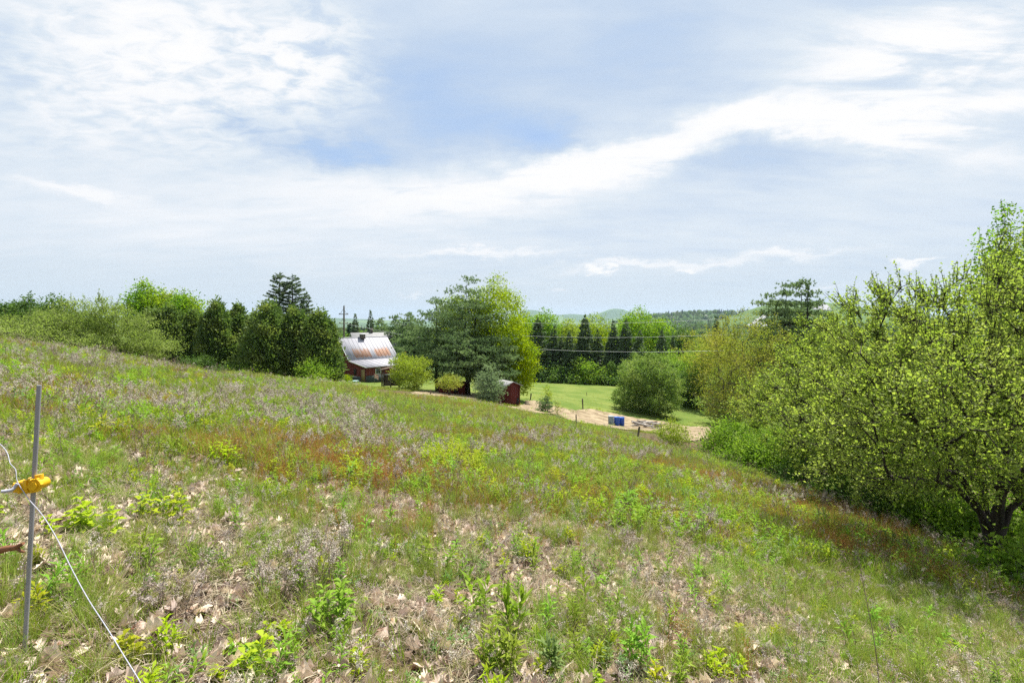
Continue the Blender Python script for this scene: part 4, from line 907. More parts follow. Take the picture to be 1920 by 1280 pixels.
X, Y, H, W = dims(1262, 783, 35, 52); r = tree_thing('shrub', X, Y, 'yellow-green leafy shrub at the meadow edge right of the leaning post', 'shrub'); broadleaf(r, W, H, .15, L_YOUNG, TWIG, 60, 4200, .09, sd_(), 'oval', trunks=multistem(6, W*.16, H*.6, sd_()), clump=.17, rag=.4, twigs=90, seg=.25)
# round tree on the lawn
X, Y, H, W = dims(1213, 657, 68, 136); r = tree_thing('round_tree', X, Y, 'round dense dark-hearted tree standing alone on the lawn', 'tree'); broadleaf(r, W*.95, H*.98, .35, L_ROUND, BARK, 420, 36000, .18, sd_(), 'oval', trunks=multistem(6, W*.16, H*.6, sd_()), clump=.3, rag=.34, shell=2.2, twigs=2200, tleaf=10, seg=.5)
# conifer row across the lawn; each built on its own seed
row = [(1010,596,112,44),(1032,610,113,36),(1068,616,111,34),(1087,618,112,30),(1100,590,113,48),(1125,617,111,30),(1139,617,112,30),(1155,597,113,40),(1172,597,112,42),(1195,617,111,34),(1240,612,110,40),(1052,628,113,36),(1262,622,112,34)]
rl = ['tall dark spruce at the left end of the conifer row', 'dark spruce second from the left in the row', 'pointed spruce before the yellow maple in the row', 'thin low spruce left of the tallest pointed one', 'tallest sharply pointed spruce in the middle of the row', 'thin spruce right of the tallest pointed one', 'thin low spruce with a needle-like tip in the row', 'high dark spruce, left one of a close pair before the round maple', 'high dark spruce, right one of a close pair before the round maple', 'spruce at the right shoulder of the big round maple', 'dark spruce behind the round tree, right end of the row', 'low spruce in a gap at the left of the row', 'last low spruce at the right end of the row']
for (px, yt, Y, wp), lab in zip(row, rl):
    X, Y, H, W = dims(px, yt, Y, wp); r = tree_thing('spruce_tree', X, Y, lab, 'tree', 'spruces in the row across the lawn'); r.rotation_euler = (radians(RS.normal(0, 1.3)), radians(RS.normal(0, 1.6)), 0); conifer(r, H*RS.uniform(.93, 1.02), W*RS.uniform(1.0, 1.75), sd_(), L_SPRUCE, z0=.5, p=RS.uniform(.65, .95), step=.5, nb=9, card=.75, cw=.3, droop=.35, per=20, gaps=.02)
for px, yt, Y, wp, L, lab in ((1020,582,124,62,L_MAPLE,'dark round maple above the left end of the conifer row'), (985,592,122,56,L_MAPLE,'green maple between the yellow maple and the conifer row'), (1065,601,126,66,L_YOUNG,'yellow-green maple behind the conifer row, left half'), (1112,593,130,86,L_YMAPLE,'yellow-topped maple behind the pointed spruce'), (1205,578,122,104,L_MAPLE,'large bright round maple over the right half of the row'), (1180,588,126,70,L_MAPLE,'bright maple crown left of the large round one'), (1240,598,124,60,L_MAPLE,'maple at the right shoulder of the large round one'), (1285,612,115,56,L_DARK,'dark green maple right of the conifer row'),(965,600,118,50,L_YMAPLE,'yellow-green tree just right of the big pine, far back')):
    X, Y, H, W = dims(px, yt, Y, wp); r = tree_thing('maple_tree', X, Y, lab, 'tree', 'maples behind the conifer row'); broadleaf(r, W, H, 1.5, L, BARK, 110, 11000, .42, sd_(), 'oval', clump=.8, rag=.28, twigs=60)
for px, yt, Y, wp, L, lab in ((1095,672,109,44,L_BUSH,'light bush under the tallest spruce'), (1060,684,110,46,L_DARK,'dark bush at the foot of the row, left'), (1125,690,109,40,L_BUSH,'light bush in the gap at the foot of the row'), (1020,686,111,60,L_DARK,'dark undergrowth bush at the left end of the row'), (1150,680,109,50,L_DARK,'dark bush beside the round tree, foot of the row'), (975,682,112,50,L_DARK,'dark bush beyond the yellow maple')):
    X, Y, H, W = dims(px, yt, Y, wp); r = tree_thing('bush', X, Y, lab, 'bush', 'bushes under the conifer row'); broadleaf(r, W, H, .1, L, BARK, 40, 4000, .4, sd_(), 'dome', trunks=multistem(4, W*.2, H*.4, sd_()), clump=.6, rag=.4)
# right middle distance
for px, yt, Y, wp, L, lab in ((1275,660,84,110,L_BUSH,'soft green bush behind the round tree, right side'), (1318,652,80,90,L_BUSH,'broad green bush right of the round tree'), (1310,622,100,100,L_OLIVE,'olive green tree above the bushes right of the round tree'), (1345,628,75,80,L_OLIVE,'olive tree left of the tall yellowish one'), (1300,690,78,60,L_DARK,'dark shaded bush at the right lawn corner'),(1380,690,62,90,L_ROUND,'grey-green bush under the tall yellowish tree'),(1420,640,70,110,L_BUSH,'green tree behind the tall yellowish one'),(1250,664,88,60,L_BUSH,'small soft green bush hidden behind the round tree')):
    X, Y, H, W = dims(px, yt, Y, wp); r = tree_thing('leafy_tree', X, Y, lab, 'tree', 'trees right of the lawn'); broadleaf(r, W, H, .3, L, BARK, 90, 10000, .25, sd_(), 'round', clump=.55, rag=.35, twigs=120, trunks=multistem(4, W*.15, H*.5, sd_()))
X, Y, H, W = dims(1343, 594, 120, 36); r = tree_thing('spruce_tree', X, Y, 'lone dark spruce between the far hills and the yellowish tree', 'tree'); conifer(r, H, W, sd_(), L_SPRUCE, z0=.5, p=.72, step=.55, nb=9, card=1., cw=.45, per=13)
X, Y, H, W = dims(1396, 588, 34, 128); r = tree_thing('slender_tree', X, Y, 'tall yellowish-olive tree with a visible slender dark trunk', 'tree')
zt = H*.72; broadleaf(r, W, H, H*.38, L_OLIVE, BARKD, 150, 15000, .1, sd_(), 'round', trunks=[[(-.3,0,-.1),(-.2,0,1.5),(0,0,3),(.05,0,4.4),(-.05,.1,5.4)], [(0.05,0,4.4),(.35,0,5.4),(.45,0,6.4)]], clump=.33, rag=.4, twigs=400, seg=.4, rootr=.13)
X, Y, H, W = dims(1372, 668, 31, 92); r = tree_thing('slender_tree', X, Y, 'half-bare brownish tree with grey twigs below the yellowish one', 'tree'); broadleaf(r, W, H, H*.35, L_OLIVE, BARK, 170, 5200, .085, sd_(), 'oval', clump=.3, rag=.4, twigs=420, seg=.3, rootr=.1, rtip=.01)
X, Y, H, W = dims(1425, 720, 24, 100); r = tree_thing('slender_tree', X, Y, 'thin straight sapling tree with sparse leaves above the bright bushes', 'tree'); broadleaf(r, W, H, H*.45, L_OLIVE, BARKD, 110, 3600, .07, sd_(), 'oval', clump=.25, rag=.4, twigs=260, seg=.3, rootr=.07)
for px, yt, Y, wp, n, lab in ((1472,536,46,74,80,'blue-green pine with three spires, its left spire'), (1503,528,47,70,80,'blue-green pine in the middle of the cluster on the right'), (1446,556,46,70,70,'lower blue-green pine on the left of the cluster'),(1535,570,50,70,60,'pine behind the apple trees, right of the cluster')):
    X, Y, H, W = dims(px, yt, Y, wp); r = tree_thing('pine_tree', X, Y, lab, 'tree', 'pines in the cluster on the right'); pine(r, H, W, H*.25, sd_(), n+40, 28, .26, prof='oval', rag=.4, nper=10, nw=.055, clump=.38, rootr=.14)
X, Y, H, W = dims(1514, 536, 46, 34); r = tree_thing('spruce_tree', X, Y, 'narrow spruce tip at the right of the pine cluster', 'tree'); conifer(r, H, W*1.2, sd_(), L_SPRUCE, z0=2, p=.75, step=.4, nb=8, card=.5, cw=.2, per=18)
# bright bushes at the field edge
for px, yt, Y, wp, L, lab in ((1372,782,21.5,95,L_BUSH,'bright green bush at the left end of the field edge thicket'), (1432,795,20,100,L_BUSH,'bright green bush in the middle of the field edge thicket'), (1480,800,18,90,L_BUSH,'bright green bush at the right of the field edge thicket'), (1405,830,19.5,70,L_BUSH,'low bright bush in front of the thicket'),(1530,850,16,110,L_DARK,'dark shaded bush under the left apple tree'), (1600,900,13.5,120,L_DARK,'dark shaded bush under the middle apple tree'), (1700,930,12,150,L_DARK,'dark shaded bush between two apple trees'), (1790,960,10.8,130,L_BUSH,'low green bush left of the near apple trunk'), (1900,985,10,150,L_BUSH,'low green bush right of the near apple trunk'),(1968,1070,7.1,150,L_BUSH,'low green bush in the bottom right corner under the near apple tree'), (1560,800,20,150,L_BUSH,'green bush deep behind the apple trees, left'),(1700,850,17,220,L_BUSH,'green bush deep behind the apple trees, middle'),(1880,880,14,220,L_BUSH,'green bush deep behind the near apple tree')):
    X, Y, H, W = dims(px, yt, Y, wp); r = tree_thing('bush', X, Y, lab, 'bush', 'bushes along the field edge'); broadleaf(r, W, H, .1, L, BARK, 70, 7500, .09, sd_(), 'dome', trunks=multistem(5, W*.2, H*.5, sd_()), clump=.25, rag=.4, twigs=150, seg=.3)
# apple trees on the right
def apple(px, base_y, yt, Y, wpx, lab, n, ncl, cx=0., lean=0., Ls=.048, seed=1, rr=.16, twigs=900, zb=.3):
    X, Y, H, W = dims(px, yt, Y, wpx); r = tree_thing('apple_tree', X, Y, lab, 'tree', 'apple trees along the field edge')
    g = np.random.default_rng(seed); tr = []; root = [(0,0,-.2),(-.05,0,.35),(-.08,0,.75)]
    tr.append(root)
    for i, a in enumerate(np.linspace(0, 2*pi, 7)[:-1]+g.normal(0, .2, 6)):
        L = W*g.uniform(.24, .36); p0 = np.array(root[1+i % 2])
        tr.append([p0]+[p0+np.array([cos(a)*L*t+cx*.5*t, sin(a)*L*.8*t, H*.55*t**.85])+g.normal(0, .07, 3) for t in (.2, .4, .6, .8, 1.)])
    broadleaf(r, W, H, zb*H, L_APPLE, BARKD, ncl, n, Ls, seed, 'dome', D=W*.8, trunks=tr, seg=.28, clump=.17, rag=.35, shell=1.6, rootr=rr, rtip=.006, cx=cx, leanx=lean, twigs=twigs*4, asp=.66, flat=.8, wob=.16, upn=.8, tleaf=12, twup=.55)
apple(1868, 1062, 462, 8.3, 640, 'near apple tree with a thick dark forked trunk on the right', 24000, 380, cx=-.5, lean=.6, seed=501, rr=.12, zb=.3, twigs=1500)
apple(1680, 950, 548, 12.5, 390, 'second apple tree from the right, leaning left behind the near one', 19000, 300, cx=-.3, seed=502, Ls=.054, twigs=1100, zb=.22)
apple(1565, 900, 600, 16, 250, 'leftmost apple tree of the thicket beside the pine cluster', 14000, 220, seed=503, Ls=.06, twigs=800, zb=.2)
apple(1960, 1100, 440, 11, 420, 'apple tree cut off by the right picture edge', 12000, 200, seed=504, Ls=.054, twigs=600)
X, Y, H, W = dims(1915, 400, 19, 140); r = tree_thing('maple_tree', X, Y, 'tall bright maple at the right edge above the apple trees', 'tree'); broadleaf(r, W*1.15, H, H*.35, L_MAPLE, BARK, 160, 20000, .12, sd_(), 'oval', clump=.32, rag=.3, twigs=300)
# white cottage glimpsed through the conifers
X, Y = at(1128, 121); o = thing('cottage', (X, Y, gz(X, Y)), 'white cottage wall glimpsed between the conifer trunks', 'cottage')
mb = MB(); mb.box((0,0,1.4), (8, 5, 4)); mb.obj('wall', M_WALLW, o); mb = MB(); V = [(-4.4,-2.9,3.42),(4.4,-2.9,3.42),(4.4,2.9,3.42),(-4.4,2.9,3.42),(-4.4,0,5),(4.4,0,5)]; mb.add(V, [(0,1,5,4),(2,3,4,5),(3,2,1,0)]); mb.add(V, [(0,4,3),(1,2,5)]); mb.obj('roof', M_SHGL, o)
mb = MB(); mb.box((-1.5,-2.52,1.8), (1, .06, 1.2)); mb.obj('window', M_GLASS, o)
# ================================================================== MEADOW
G5 = np.random.default_rng(77)
def src(name, mbs_mats):
    """hidden prototype for scattered ground cover"""
    mb, mats = mbs_mats; o = mb.obj(name, mats, None, False, link=False); return o
def scatter(name, label, cat, sources, pos, rot, scl, idx):
    c = bpy.data.collections.new(name+'_kinds')
    for o in sources: c.objects.link(o)
    order = sorted(range(len(sources)), key=lambda i: sources[i].name); inv = {s: k for k, s in enumerate(order)}
    idx = np.array([inv[i] for i in range(len(sources))])[np.asarray(idx)]
    me = bpy.data.meshes.new(name); n = len(pos); me.vertices.add(n); me.vertices.foreach_set('co', np.asarray(pos, np.float32).ravel())
    for nm, ty, key, arr in (('rot', 'FLOAT_VECTOR', 'vector', rot), ('scl', 'FLOAT', 'value', scl), ('kind_index', 'INT', 'value', idx)):
        a = me.attributes.new(nm, ty, 'POINT'); a.data.foreach_set(key, np.asarray(arr, np.int32 if ty == 'INT' else np.float32).ravel())
    o = bpy.data.objects.new(name, me); COL.objects.link(o)
    ng = bpy.data.node_groups.new(name+'_spread', 'GeometryNodeTree'); ng.interface.new_socket('Geometry', in_out='INPUT', socket_type='NodeSocketGeometry'); ng.interface.new_socket('Geometry', in_out='OUTPUT', socket_type='NodeSocketGeometry')
    q = N(ng); gi = q.n('NodeGroupInput'); go_ = q.n('NodeGroupOutput'); ip = q.n('GeometryNodeInstanceOnPoints'); ci = q.n('GeometryNodeCollectionInfo')
    ci.inputs['Collection'].default_value = c; ci.inputs['Separate Children'].default_value = True; ci.inputs['Reset Children'].default_value = True
    def na_(nm, ty):
        a = q.n('GeometryNodeInputNamedAttribute', data_type=ty); a.inputs['Name'].default_value = nm; return a.outputs['Attribute']
    e = q.n('FunctionNodeEulerToRotation'); q.l(na_('rot', 'FLOAT_VECTOR'), e.inputs[0])
    q.l(gi.outputs[0], ip.inputs['Points']); q.l(ci.outputs[0], ip.inputs['Instance']); ip.inputs['Pick Instance'].default_value = True
    q.l(na_('kind_index', 'INT'), ip.inputs['Instance Index']); q.l(e.outputs[0], ip.inputs['Rotation']); q.l(na_('scl', 'FLOAT'), ip.inputs['Scale']); q.l(ip.outputs[0], go_.inputs[0])
    m = o.modifiers.new('spread', 'NODES'); m.node_group = ng
    return tag(o, label, cat, None, 'stuff')
LK = 1.4; LS = 1.12
G_FRESH = leafmat('grass_blade', (.125,.19,.03), (.21,.262,.048), (.25,.245,.065), .4, 3, inst=.5)
G_FINE = leafmat('fine_grass_blade', (.12,.175,.035), (.2,.25,.06), (.28,.26,.1), .35, 3, inst=.35)
LK = 1.05; LS = 1.
G_DRY = leafmat('dry_grass_blade', (.36,.28,.15), (.5,.42,.27), (.3,.2,.12), .3, 3, inst=.4)
LK = 1.4; LS = 1.12
G_SHOOT = leafmat('weed_leaf', (.125,.205,.035), (.2,.285,.055), (.24,.29,.065), .42, 2, inst=.35)
G_YEL = leafmat('bright_weed_leaf', (.23,.295,.035), (.31,.345,.05), (.28,.29,.055), .45, 2, inst=.25)
G_BLUE = leafmat('bluish_weed_leaf', (.12,.18,.07), (.18,.24,.1), None, .4, 2, inst=.3)
LK = 1.; LS = 1.
G_STEM = leafmat('weed_stem', (.12,.1,.05), (.18,.13,.08), None, 0, inst=.4)
G_DSTEM = leafmat('dead_stem', (.15,.105,.085), (.25,.19,.16), None, 0, inst=.5)
G_FLUFF = leafmat('seed_fluff', (.52,.46,.4), (.74,.68,.61), (.34,.27,.22), .3, 8, inst=.35, tcol=(1,.97,.95))
G_SORREL = leafmat('sorrel_red', (.36,.165,.055), (.48,.245,.085), (.34,.23,.07), .35, 4, inst=.35, tcol=(1.1,.95,.7))
G_LITTER = leafmat('dead_leaf', (.5,.385,.29), (.74,.64,.54), (.26,.135,.075), .15, 9, inst=.5, tcol=(1,.9,.8))
G_STRAW = leafmat('straw', (.36,.285,.185), (.54,.47,.37), (.29,.22,.15), .15, 5, inst=.5, tcol=(1,.95,.85))
def disc(n, r, g=G5):
    a = g.uniform(0, 2*pi, n); d = r*np.sqrt(g.random(n)); return np.stack([np.cos(a)*d, np.sin(a)*d, 0*a-.01], 1)
def tuft(n, r, h0, h1, w, lean=(.1, .8), dry=.15):
    mb = MB(); nd = int(n*dry)
    for k, mi in ((n-nd, 0), (nd, 1)):
        if k: mb.blades(disc(k, r), G5.uniform(0, 2*pi, k), G5.uniform(h0, h1, k), G5.uniform(*lean, k), w*G5.uniform(.7, 1.3, k), mi)
    return mb
def shoot(mb, h, n, L, W, base=(0, 0, 0), lean=.12, tilt=.75, top=True, lm=0, sm=1, oval=False, sr=.0025):
    g = G5; a0 = g.uniform(0, 6.28); dv = np.array([cos(a0), sin(a0), 0])*lean*h; b = np.array(base, float)
    s = np.linspace(0, 1, 5); mb.tube(b+dv*(s**2)[:, None]+np.array([0, 0, 1.])*(s*h)[:, None], sr*(1-.6*s), 4, sm, cap=False)
    t = np.linspace(.12, 1, n); a = np.arange(n)*2.4+g.normal(0, .3, n); p = b+dv*(t**2)[:, None]+np.array([0, 0, 1.])*(t*h)[:, None]
    el = tilt*(.55+.75*t)+g.normal(0, .15, n); ax = np.stack([np.cos(a)*np.cos(el), np.sin(a)*np.cos(el), np.sin(el)], 1)
    nr = np.stack([-np.cos(a)*np.sin(el), -np.sin(a)*np.sin(el), np.cos(el)], 1)
    prof = (.45+.75*np.sin(np.clip(t, 0, 1)*2.4+.2))*g.uniform(.8, 1.15, n)
    L_ = L*prof
    # two-piece leaves that arch over: lower half up, upper half bending out
    mb.leaves(p, ax, nr, L_*.62, W*prof, .22, lm, None, .7); 
    ax2 = norm(ax+np.array([0, 0, -.55])); mb.leaves(p+ax*(L_*.36)[:, None], ax2, nr+ax*.3, L_*.62, W*prof*.96, .2, lm, None, .25 if not oval else .4)
def plume(mb, h, nbr, nb, bit, bend=.25, base=(0, 0, 0), sm=0, fm=1, sr=.0028):
    g = G5; a0 = g.uniform(0, 6.28); dv = np.array([cos(a0), sin(a0), 0])*bend*h; b = np.array(base, float); s = np.linspace(0, 1, 6)
    st = b+dv*(s**2)[:, None]+np.array([0, 0, 1.])*(h*(s-.12*bend*s**3))[:, None]; mb.tube(st, sr*(1-.6*s), 4, sm, cap=False)
    for i in range(nbr):
        t = g.uniform(.62, 1.0); p = b+dv*t*t+np.array([0, 0, h*(t-.12*bend*t**3)]); a = g.uniform(0, 6.28); L = h*g.uniform(.1, .24)*(1.5-t)
        d = np.array([cos(a), sin(a), .7]); u = np.linspace(0, 1, 4); pts = p+d*L*u[:, None]+np.array([0, 0, -.55*L])*(u**2)[:, None]
        mb.tube(pts, .0011, 3, sm, cap=False)
        k = nb; uu = g.uniform(.3, 1.05, k); c = p+d*L*uu[:, None]+np.array([0, 0, -.55*L])*(uu**2)[:, None]+g.normal(0, bit*.55, (k, 3))
        mb.leaves(c, rdir(g, k), rdir(g, k), bit*g.uniform(.6, 1.3, k), bit*g.uniform(.5, 1, k), .3, fm)
    k = nb*2; tt = g.uniform(.75, 1.02, k); c = b+dv*(tt**2)[:, None]+np.array([0, 0, 1.])*(h*(tt-.12*bend*tt**3))[:, None]+g.normal(0, bit*.8, (k, 3))
    mb.leaves(c, rdir(g, k), rdir(g, k), bit*g.uniform(.6, 1.3, k), bit*.8, .3, fm)
    k = 7; tt = g.uniform(.15, .6, k); c = b+dv*(tt**2)[:, None]+np.array([0, 0, 1.])*(h*tt)[:, None]; mb.leaves(c, rdir(g, k)*np.array([1, 1, .3])+np.array([0, 0, -.4]), rdir(g, k), .035, .006, .4, sm)
def sorrel(mb, n, r, h0, h1, bit, nb):
    b = disc(n, r); h = G5.uniform(h0, h1, n)
    mb.blades(b, G5.uniform(0, 6.28, n), h, G5.uniform(.05, .3, n), np.full(n, .0028), 0)
    k = n*nb; i = np.repeat(np.arange(n), nb); t = G5.uniform(.45, 1.02, k); c = b[i]+np.array([0, 0, 1.])*(h[i]*t)[:, None]+G5.normal(0, bit*1.2, (k, 3))
    mb.leaves(c, rdir(G5, k)+np.array([0, 0, .6]), rdir(G5, k), bit*G5.uniform(.7, 1.4, k), bit*.6, .3, 0)
def deadleaf(L, curl, seed):
    g = np.random.default_rng(seed); mb = MB(); nx, ny = 9, 4; V = []
    for i in range(nx+1):
        t = i/nx; w = L*.32*(sin(pi*min(1, t*1.05))**.6)*(1+.38*sin(t*19+g.uniform(-.3, .3)))*(1 if t > .12 else .25)
        for j in range(ny+1):
            s = (j/ny)*2-1; y = s*w; x = (t-.5)*L+abs(s)*L*.06
            z = curl*(s*s)*w*1.3+curl*.35*L*(t-.5)**2*4*.4+.1*L*sin(5*t+3*s+seed)*.4+.006
            V.append((x, y*(1-.25*curl*abs(s)), z))
    F = [(i*(ny+1)+j, (i+1)*(ny+1)+j, (i+1)*(ny+1)+j+1, i*(ny+1)+j+1) for i in range(nx) for j in range(ny)]
    mb.add(V, F, 0, np.full(len(F), g.random())); return mb
def thatch(n, r, L, w):
    mb = MB(); p = disc(n, r)+np.array([0, 0, 1.])*G5.uniform(.005, .05, n)[:, None]; a = G5.uniform(0, 6.28, n); d = np.stack([np.cos(a), np.sin(a), G5.normal(0, .18, n)], 1)
    l_ = L*G5.uniform(.5, 1.4, n); mb.leaves(p-d*l_[:, None]*.5, d, np.array([0, 0, 1.])+G5.normal(0, .5, (n, 3)), l_, np.full(n, w), .6, 0, None, .5, .12); return mb
def stalk(h, n):
    mb = MB(); s = np.linspace(0, 1, 6); a = G5.uniform(0, 6.28); pts = np.stack([cos(a)*.12*h*s**2, sin(a)*.12*h*s**2, s*h-.02], 1)+np.r_[[[0,0,0]], G5.normal(0, .006, (5, 3))]
    mb.tube(pts, .003*(1-.7*s), 4, 0, cap=False)
    for i in range(n):
        t = G5.uniform(.35, .95); p = np.array([cos(a)*.12*h*t**2, sin(a)*.12*h*t**2, t*h]); b = G5.uniform(0, 6.28); l_ = h*.18*G5.uniform(.5, 1.3)
        mb.tube([p, p+np.array([cos(b)*.6, sin(b)*.6, .7])*l_], .0011, 3, 0, cap=False)
        mb.leaves(p+np.array([cos(b)*.6, sin(b)*.6, .7])*l_+G5.normal(0, .008, (6, 3)), rdir(G5, 6), rdir(G5, 6), .014, .009, .3, 0)
    return mb
def many(f, n):
    mb = MB()
    for _ in range(n): f(mb)
    return mb
rb = lambda r: tuple(disc(1, r)[0])
GM2 = [G_FRESH, G_DRY]
S_near = [src('grass_near_a', (tuft(26, .05, .09, .24, .0042, dry=.08), GM2)), src('grass_near_b', (tuft(18, .04, .12, .34, .0048, dry=.1), GM2)), src('grass_near_c', (tuft(34, .08, .06, .16, .0038, dry=.3), GM2)), src('grass_near_d', (tuft(90, .055, .1, .25, .0018, (.2, .9), .12), [G_FINE, G_DRY]))]
S_mid = [src('grass_mid_a', (tuft(70, .22, .12, .3, .007, dry=.12), GM2)), src('grass_mid_b', (tuft(60, .22, .14, .38, .008, dry=.2), GM2)), src('grass_mid_c', (tuft(110, .2, .1, .26, .004, dry=.2), [G_FINE, G_DRY]))]
S_far = [src('grass_far_a', (tuft(80, .5, .15, .34, .016, dry=.1), GM2)), src('grass_far_b', (tuft(80, .5, .16, .38, .016, dry=.22), [G_FINE, G_DRY]))]
def shoots(n, r, h0, h1, nl, L, W, mats, **k): return (many(lambda m: shoot(m, G5.uniform(h0, h1), nl, L, W, rb(r), **k), n), mats)
S_weed = [src('weed_a', shoots(1, 0, .26, .3, 24, .085, .016, [G_SHOOT, G_STEM])), src('weed_b', shoots(2, .04, .18, .3, 20, .075, .014, [G_SHOOT, G_STEM])), src('weed_c', shoots(3, .07, .14, .26, 16, .07, .017, [G_YEL, G_STEM])),
          src('weed_d', shoots(1, 0, .1, .14, 12, .07, .026, [G_SHOOT, G_STEM], tilt=.45, oval=True)), src('weed_e', shoots(3, .08, .1, .2, 14, .05, .012, [G_BLUE, G_STEM])), src('weed_f', shoots(4, .1, .08, .15, 10, .06, .03, [G_YEL, G_STEM], tilt=.5, oval=True))]
S_weedm = [src('weed_mid_a', shoots(7, .2, .18, .34, 14, .085, .022, [G_SHOOT, G_STEM])), src('weed_mid_b', shoots(7, .2, .14, .28, 12, .08, .026, [G_YEL, G_STEM])), src('weed_mid_c', shoots(8, .22, .14, .28, 12, .075, .02, [G_BLUE, G_STEM]))]
def plumes(n, r, h0, h1, nbr, nb, bit): return (many(lambda m: plume(m, G5.uniform(h0, h1), nbr, nb, bit, G5.uniform(.1, .5), rb(r)), n), [G_DSTEM, G_FLUFF])
S_dead = [src('dead_a', plumes(1, 0, .3, .45, 9, 12, .009)), src('dead_b', plumes(2, .06, .28, .5, 8, 10, .009)), src('dead_c', plumes(3, .1, .2, .42, 7, 10, .01)), src('dead_d', (stalk(.42, 7), [G_DSTEM])), src('dead_e', (stalk(.3, 4), [G_DSTEM]))]
S_deadm = [src('dead_mid_a', plumes(4, .2, .3, .55, 8, 9, .016)), src('dead_mid_b', plumes(5, .22, .25, .5, 7, 9, .016)), src('dead_mid_c', plumes(3, .15, .35, .6, 9, 9, .018))]
def sor(n, r, h0, h1, bit, nb):
    mb = MB(); sorrel(mb, n, r, h0, h1, bit, nb); return (mb, [G_SORREL])
S_stalkm = [src('stalk_mid', (stalk(.6, 10), [G_DSTEM]))]
S_sor = [src('sorrel_a', sor(9, .08, .14, .3, .007, 12)), src('sorrel_b', sor(6, .06, .12, .24, .006, 12))]
S_sorm = [src('sorrel_mid_a', sor(26, .25, .16, .34, .011, 10)), src('sorrel_mid_b', sor(20, .22, .14, .3, .011, 10))]
S_leaf = [src('leaf_litter_%s' % c, (deadleaf(.1, cu, i), [G_LITTER])) for i, (c, cu) in enumerate(zip('abcde', (.5, 1.1, .8, -.6, 1.5)))]
S_thatch = [src('thatch_a', (thatch(46, .17, .16, .0028), [G_STRAW])), src('thatch_b', (thatch(60, .2, .1, .003), [G_STRAW])), src('thatch_c', (thatch(30, .16, .22, .0026), [G_STRAW]))]
S_thatchm = [src('thatch_mid_a', (thatch(50, .3, .26, .006), [G_STRAW]))]
# -- where things grow
edge = [hit(*p_) for p_ in [(300,690),(400,708),(520,714),(640,723),(700,741),(760,746),(870,751),(950,769),(1050,791),(1150,808),(1230,836),(1290,850)]]
MEAD = [(-60,-4),(-60,36),(-36,40)]+[tuple(e) for e in edge]+[(17,34),(17,-4)]
def sample(y0, y1, dens, marg=1.5, slope=1.06):
    A = (y1**2-y0**2)*slope+2*marg*(y1-y0); n = int(A*dens)
    y = G5.uniform(0, 1, n*3)*(y1-y0)+y0; wmax = slope*y1+marg; x = G5.uniform(-1, 1, n*3)*wmax
    k = np.abs(x) < slope*y+marg; x = x[k][:int(n)]; y = y[k][:int(n)]
    k = inpoly(x, y, MEAD); return x[k], y[k]
def gs(x, y, cx, cy_, rx, ry): return np.exp(-((x-cx)/rx)**2-((y-cy_)/ry)**2)
def hp_(px, py): return hit(px, py)
def m_sorrel(x, y):
    s = .4*sstep(.60, .72, fbm(x*.28+50, y*.28+3, 3))
    for (px, py), rx, ry, w in (((650,850),1.5,1.5,.8), ((560,890),1.2,1.,.6), ((760,900),1.2,.9,.6), ((800,745),5,2.2,.9), ((860,765),3,2,.8), ((1330,905),2.,2.4,.9), ((1430,945),1.6,1.6,1.), ((1560,950),1.1,1.6,1.4), ((1660,990),.9,1.4,1.4), ((900,960),1.2,.8,.5), ((1150,940),1.2,1.,.5), ((1560,1010),1.,1.,.8), ((1690,1060),.9,.8,.8), ((1050,820),2,2,.35), ((690,1000),.7,.5,.4)):
        c = hp_(px, py); s = s+w*gs(x, y, c[0], c[1], rx, ry)
    return np.clip(s, 0, 1)*sstep(.32, .55, fbm(x*1.3, y*1.3+8, 3)+.12)
def m_dead(x, y):
    s = .05+.6*sstep(.56, .66, fbm(x*.4+11, y*.33+71, 3))*sstep(4, 10, y)
    s = s+.9*sstep(2, -7, x)*sstep(5.5, 9, y)*sstep(.46, .58, fbm(x*.42+5, y*.42, 4))
    for (px, py), rx, ry, w in (((560,1060),.45,.3,1.), ((620,1040),.35,.3,.8), ((690,820),1.3,1.2,.9), ((1000,830),1.8,1.2,.6), ((300,790),1.6,1.2,.8), ((480,770),2.5,2,.9), ((1260,1000),.5,.5,.6), ((330,1130),.4,.3,.6), ((1300,920),.9,.9,.6), ((1100,900),1.,.8,.4)):
        c = hp_(px, py); s = s+w*gs(x, y, c[0], c[1], rx, ry)
    return np.clip(s, 0, 1)
def m_bare(x, y):
    s = .12*(1-sstep(6, 8, y))+.85*sstep(.42, .6, fbm(x*.8+21, y*.8+33, 4))
    for (px, py), rx, ry, w in (((1120,1060),.9,.7,.8), ((1230,1150),.7,.5,.9), ((1450,1180),.7,.5,.6), ((420,1130),.5,.4,.7), ((300,1100),.4,.35,.5), ((1000,1000),1.,.7,.4), ((720,960),.8,.6,.5), ((1310,1010),.6,.6,.5), ((60,1150),.5,.3,.4)):
        c = hp_(px, py); s = s+w*gs(x, y, c[0], c[1], rx, ry)
    return np.clip(s, 0, 1)*(1-sstep(9, 17, y)*.75)
def place(x, y, s0, s1, tilt=.12, dz=0.):
    n = len(x); z = ground(x, y)+dz
    return np.stack([x, y, z], 1), np.stack([G5.normal(0, tilt, n), G5.normal(0, tilt, n), G5.uniform(0, 2*pi, n)], 1), G5.uniform(s0, s1, n)
def keep(x, y, pr): k = G5.random(len(x)) < pr; return x[k], y[k]
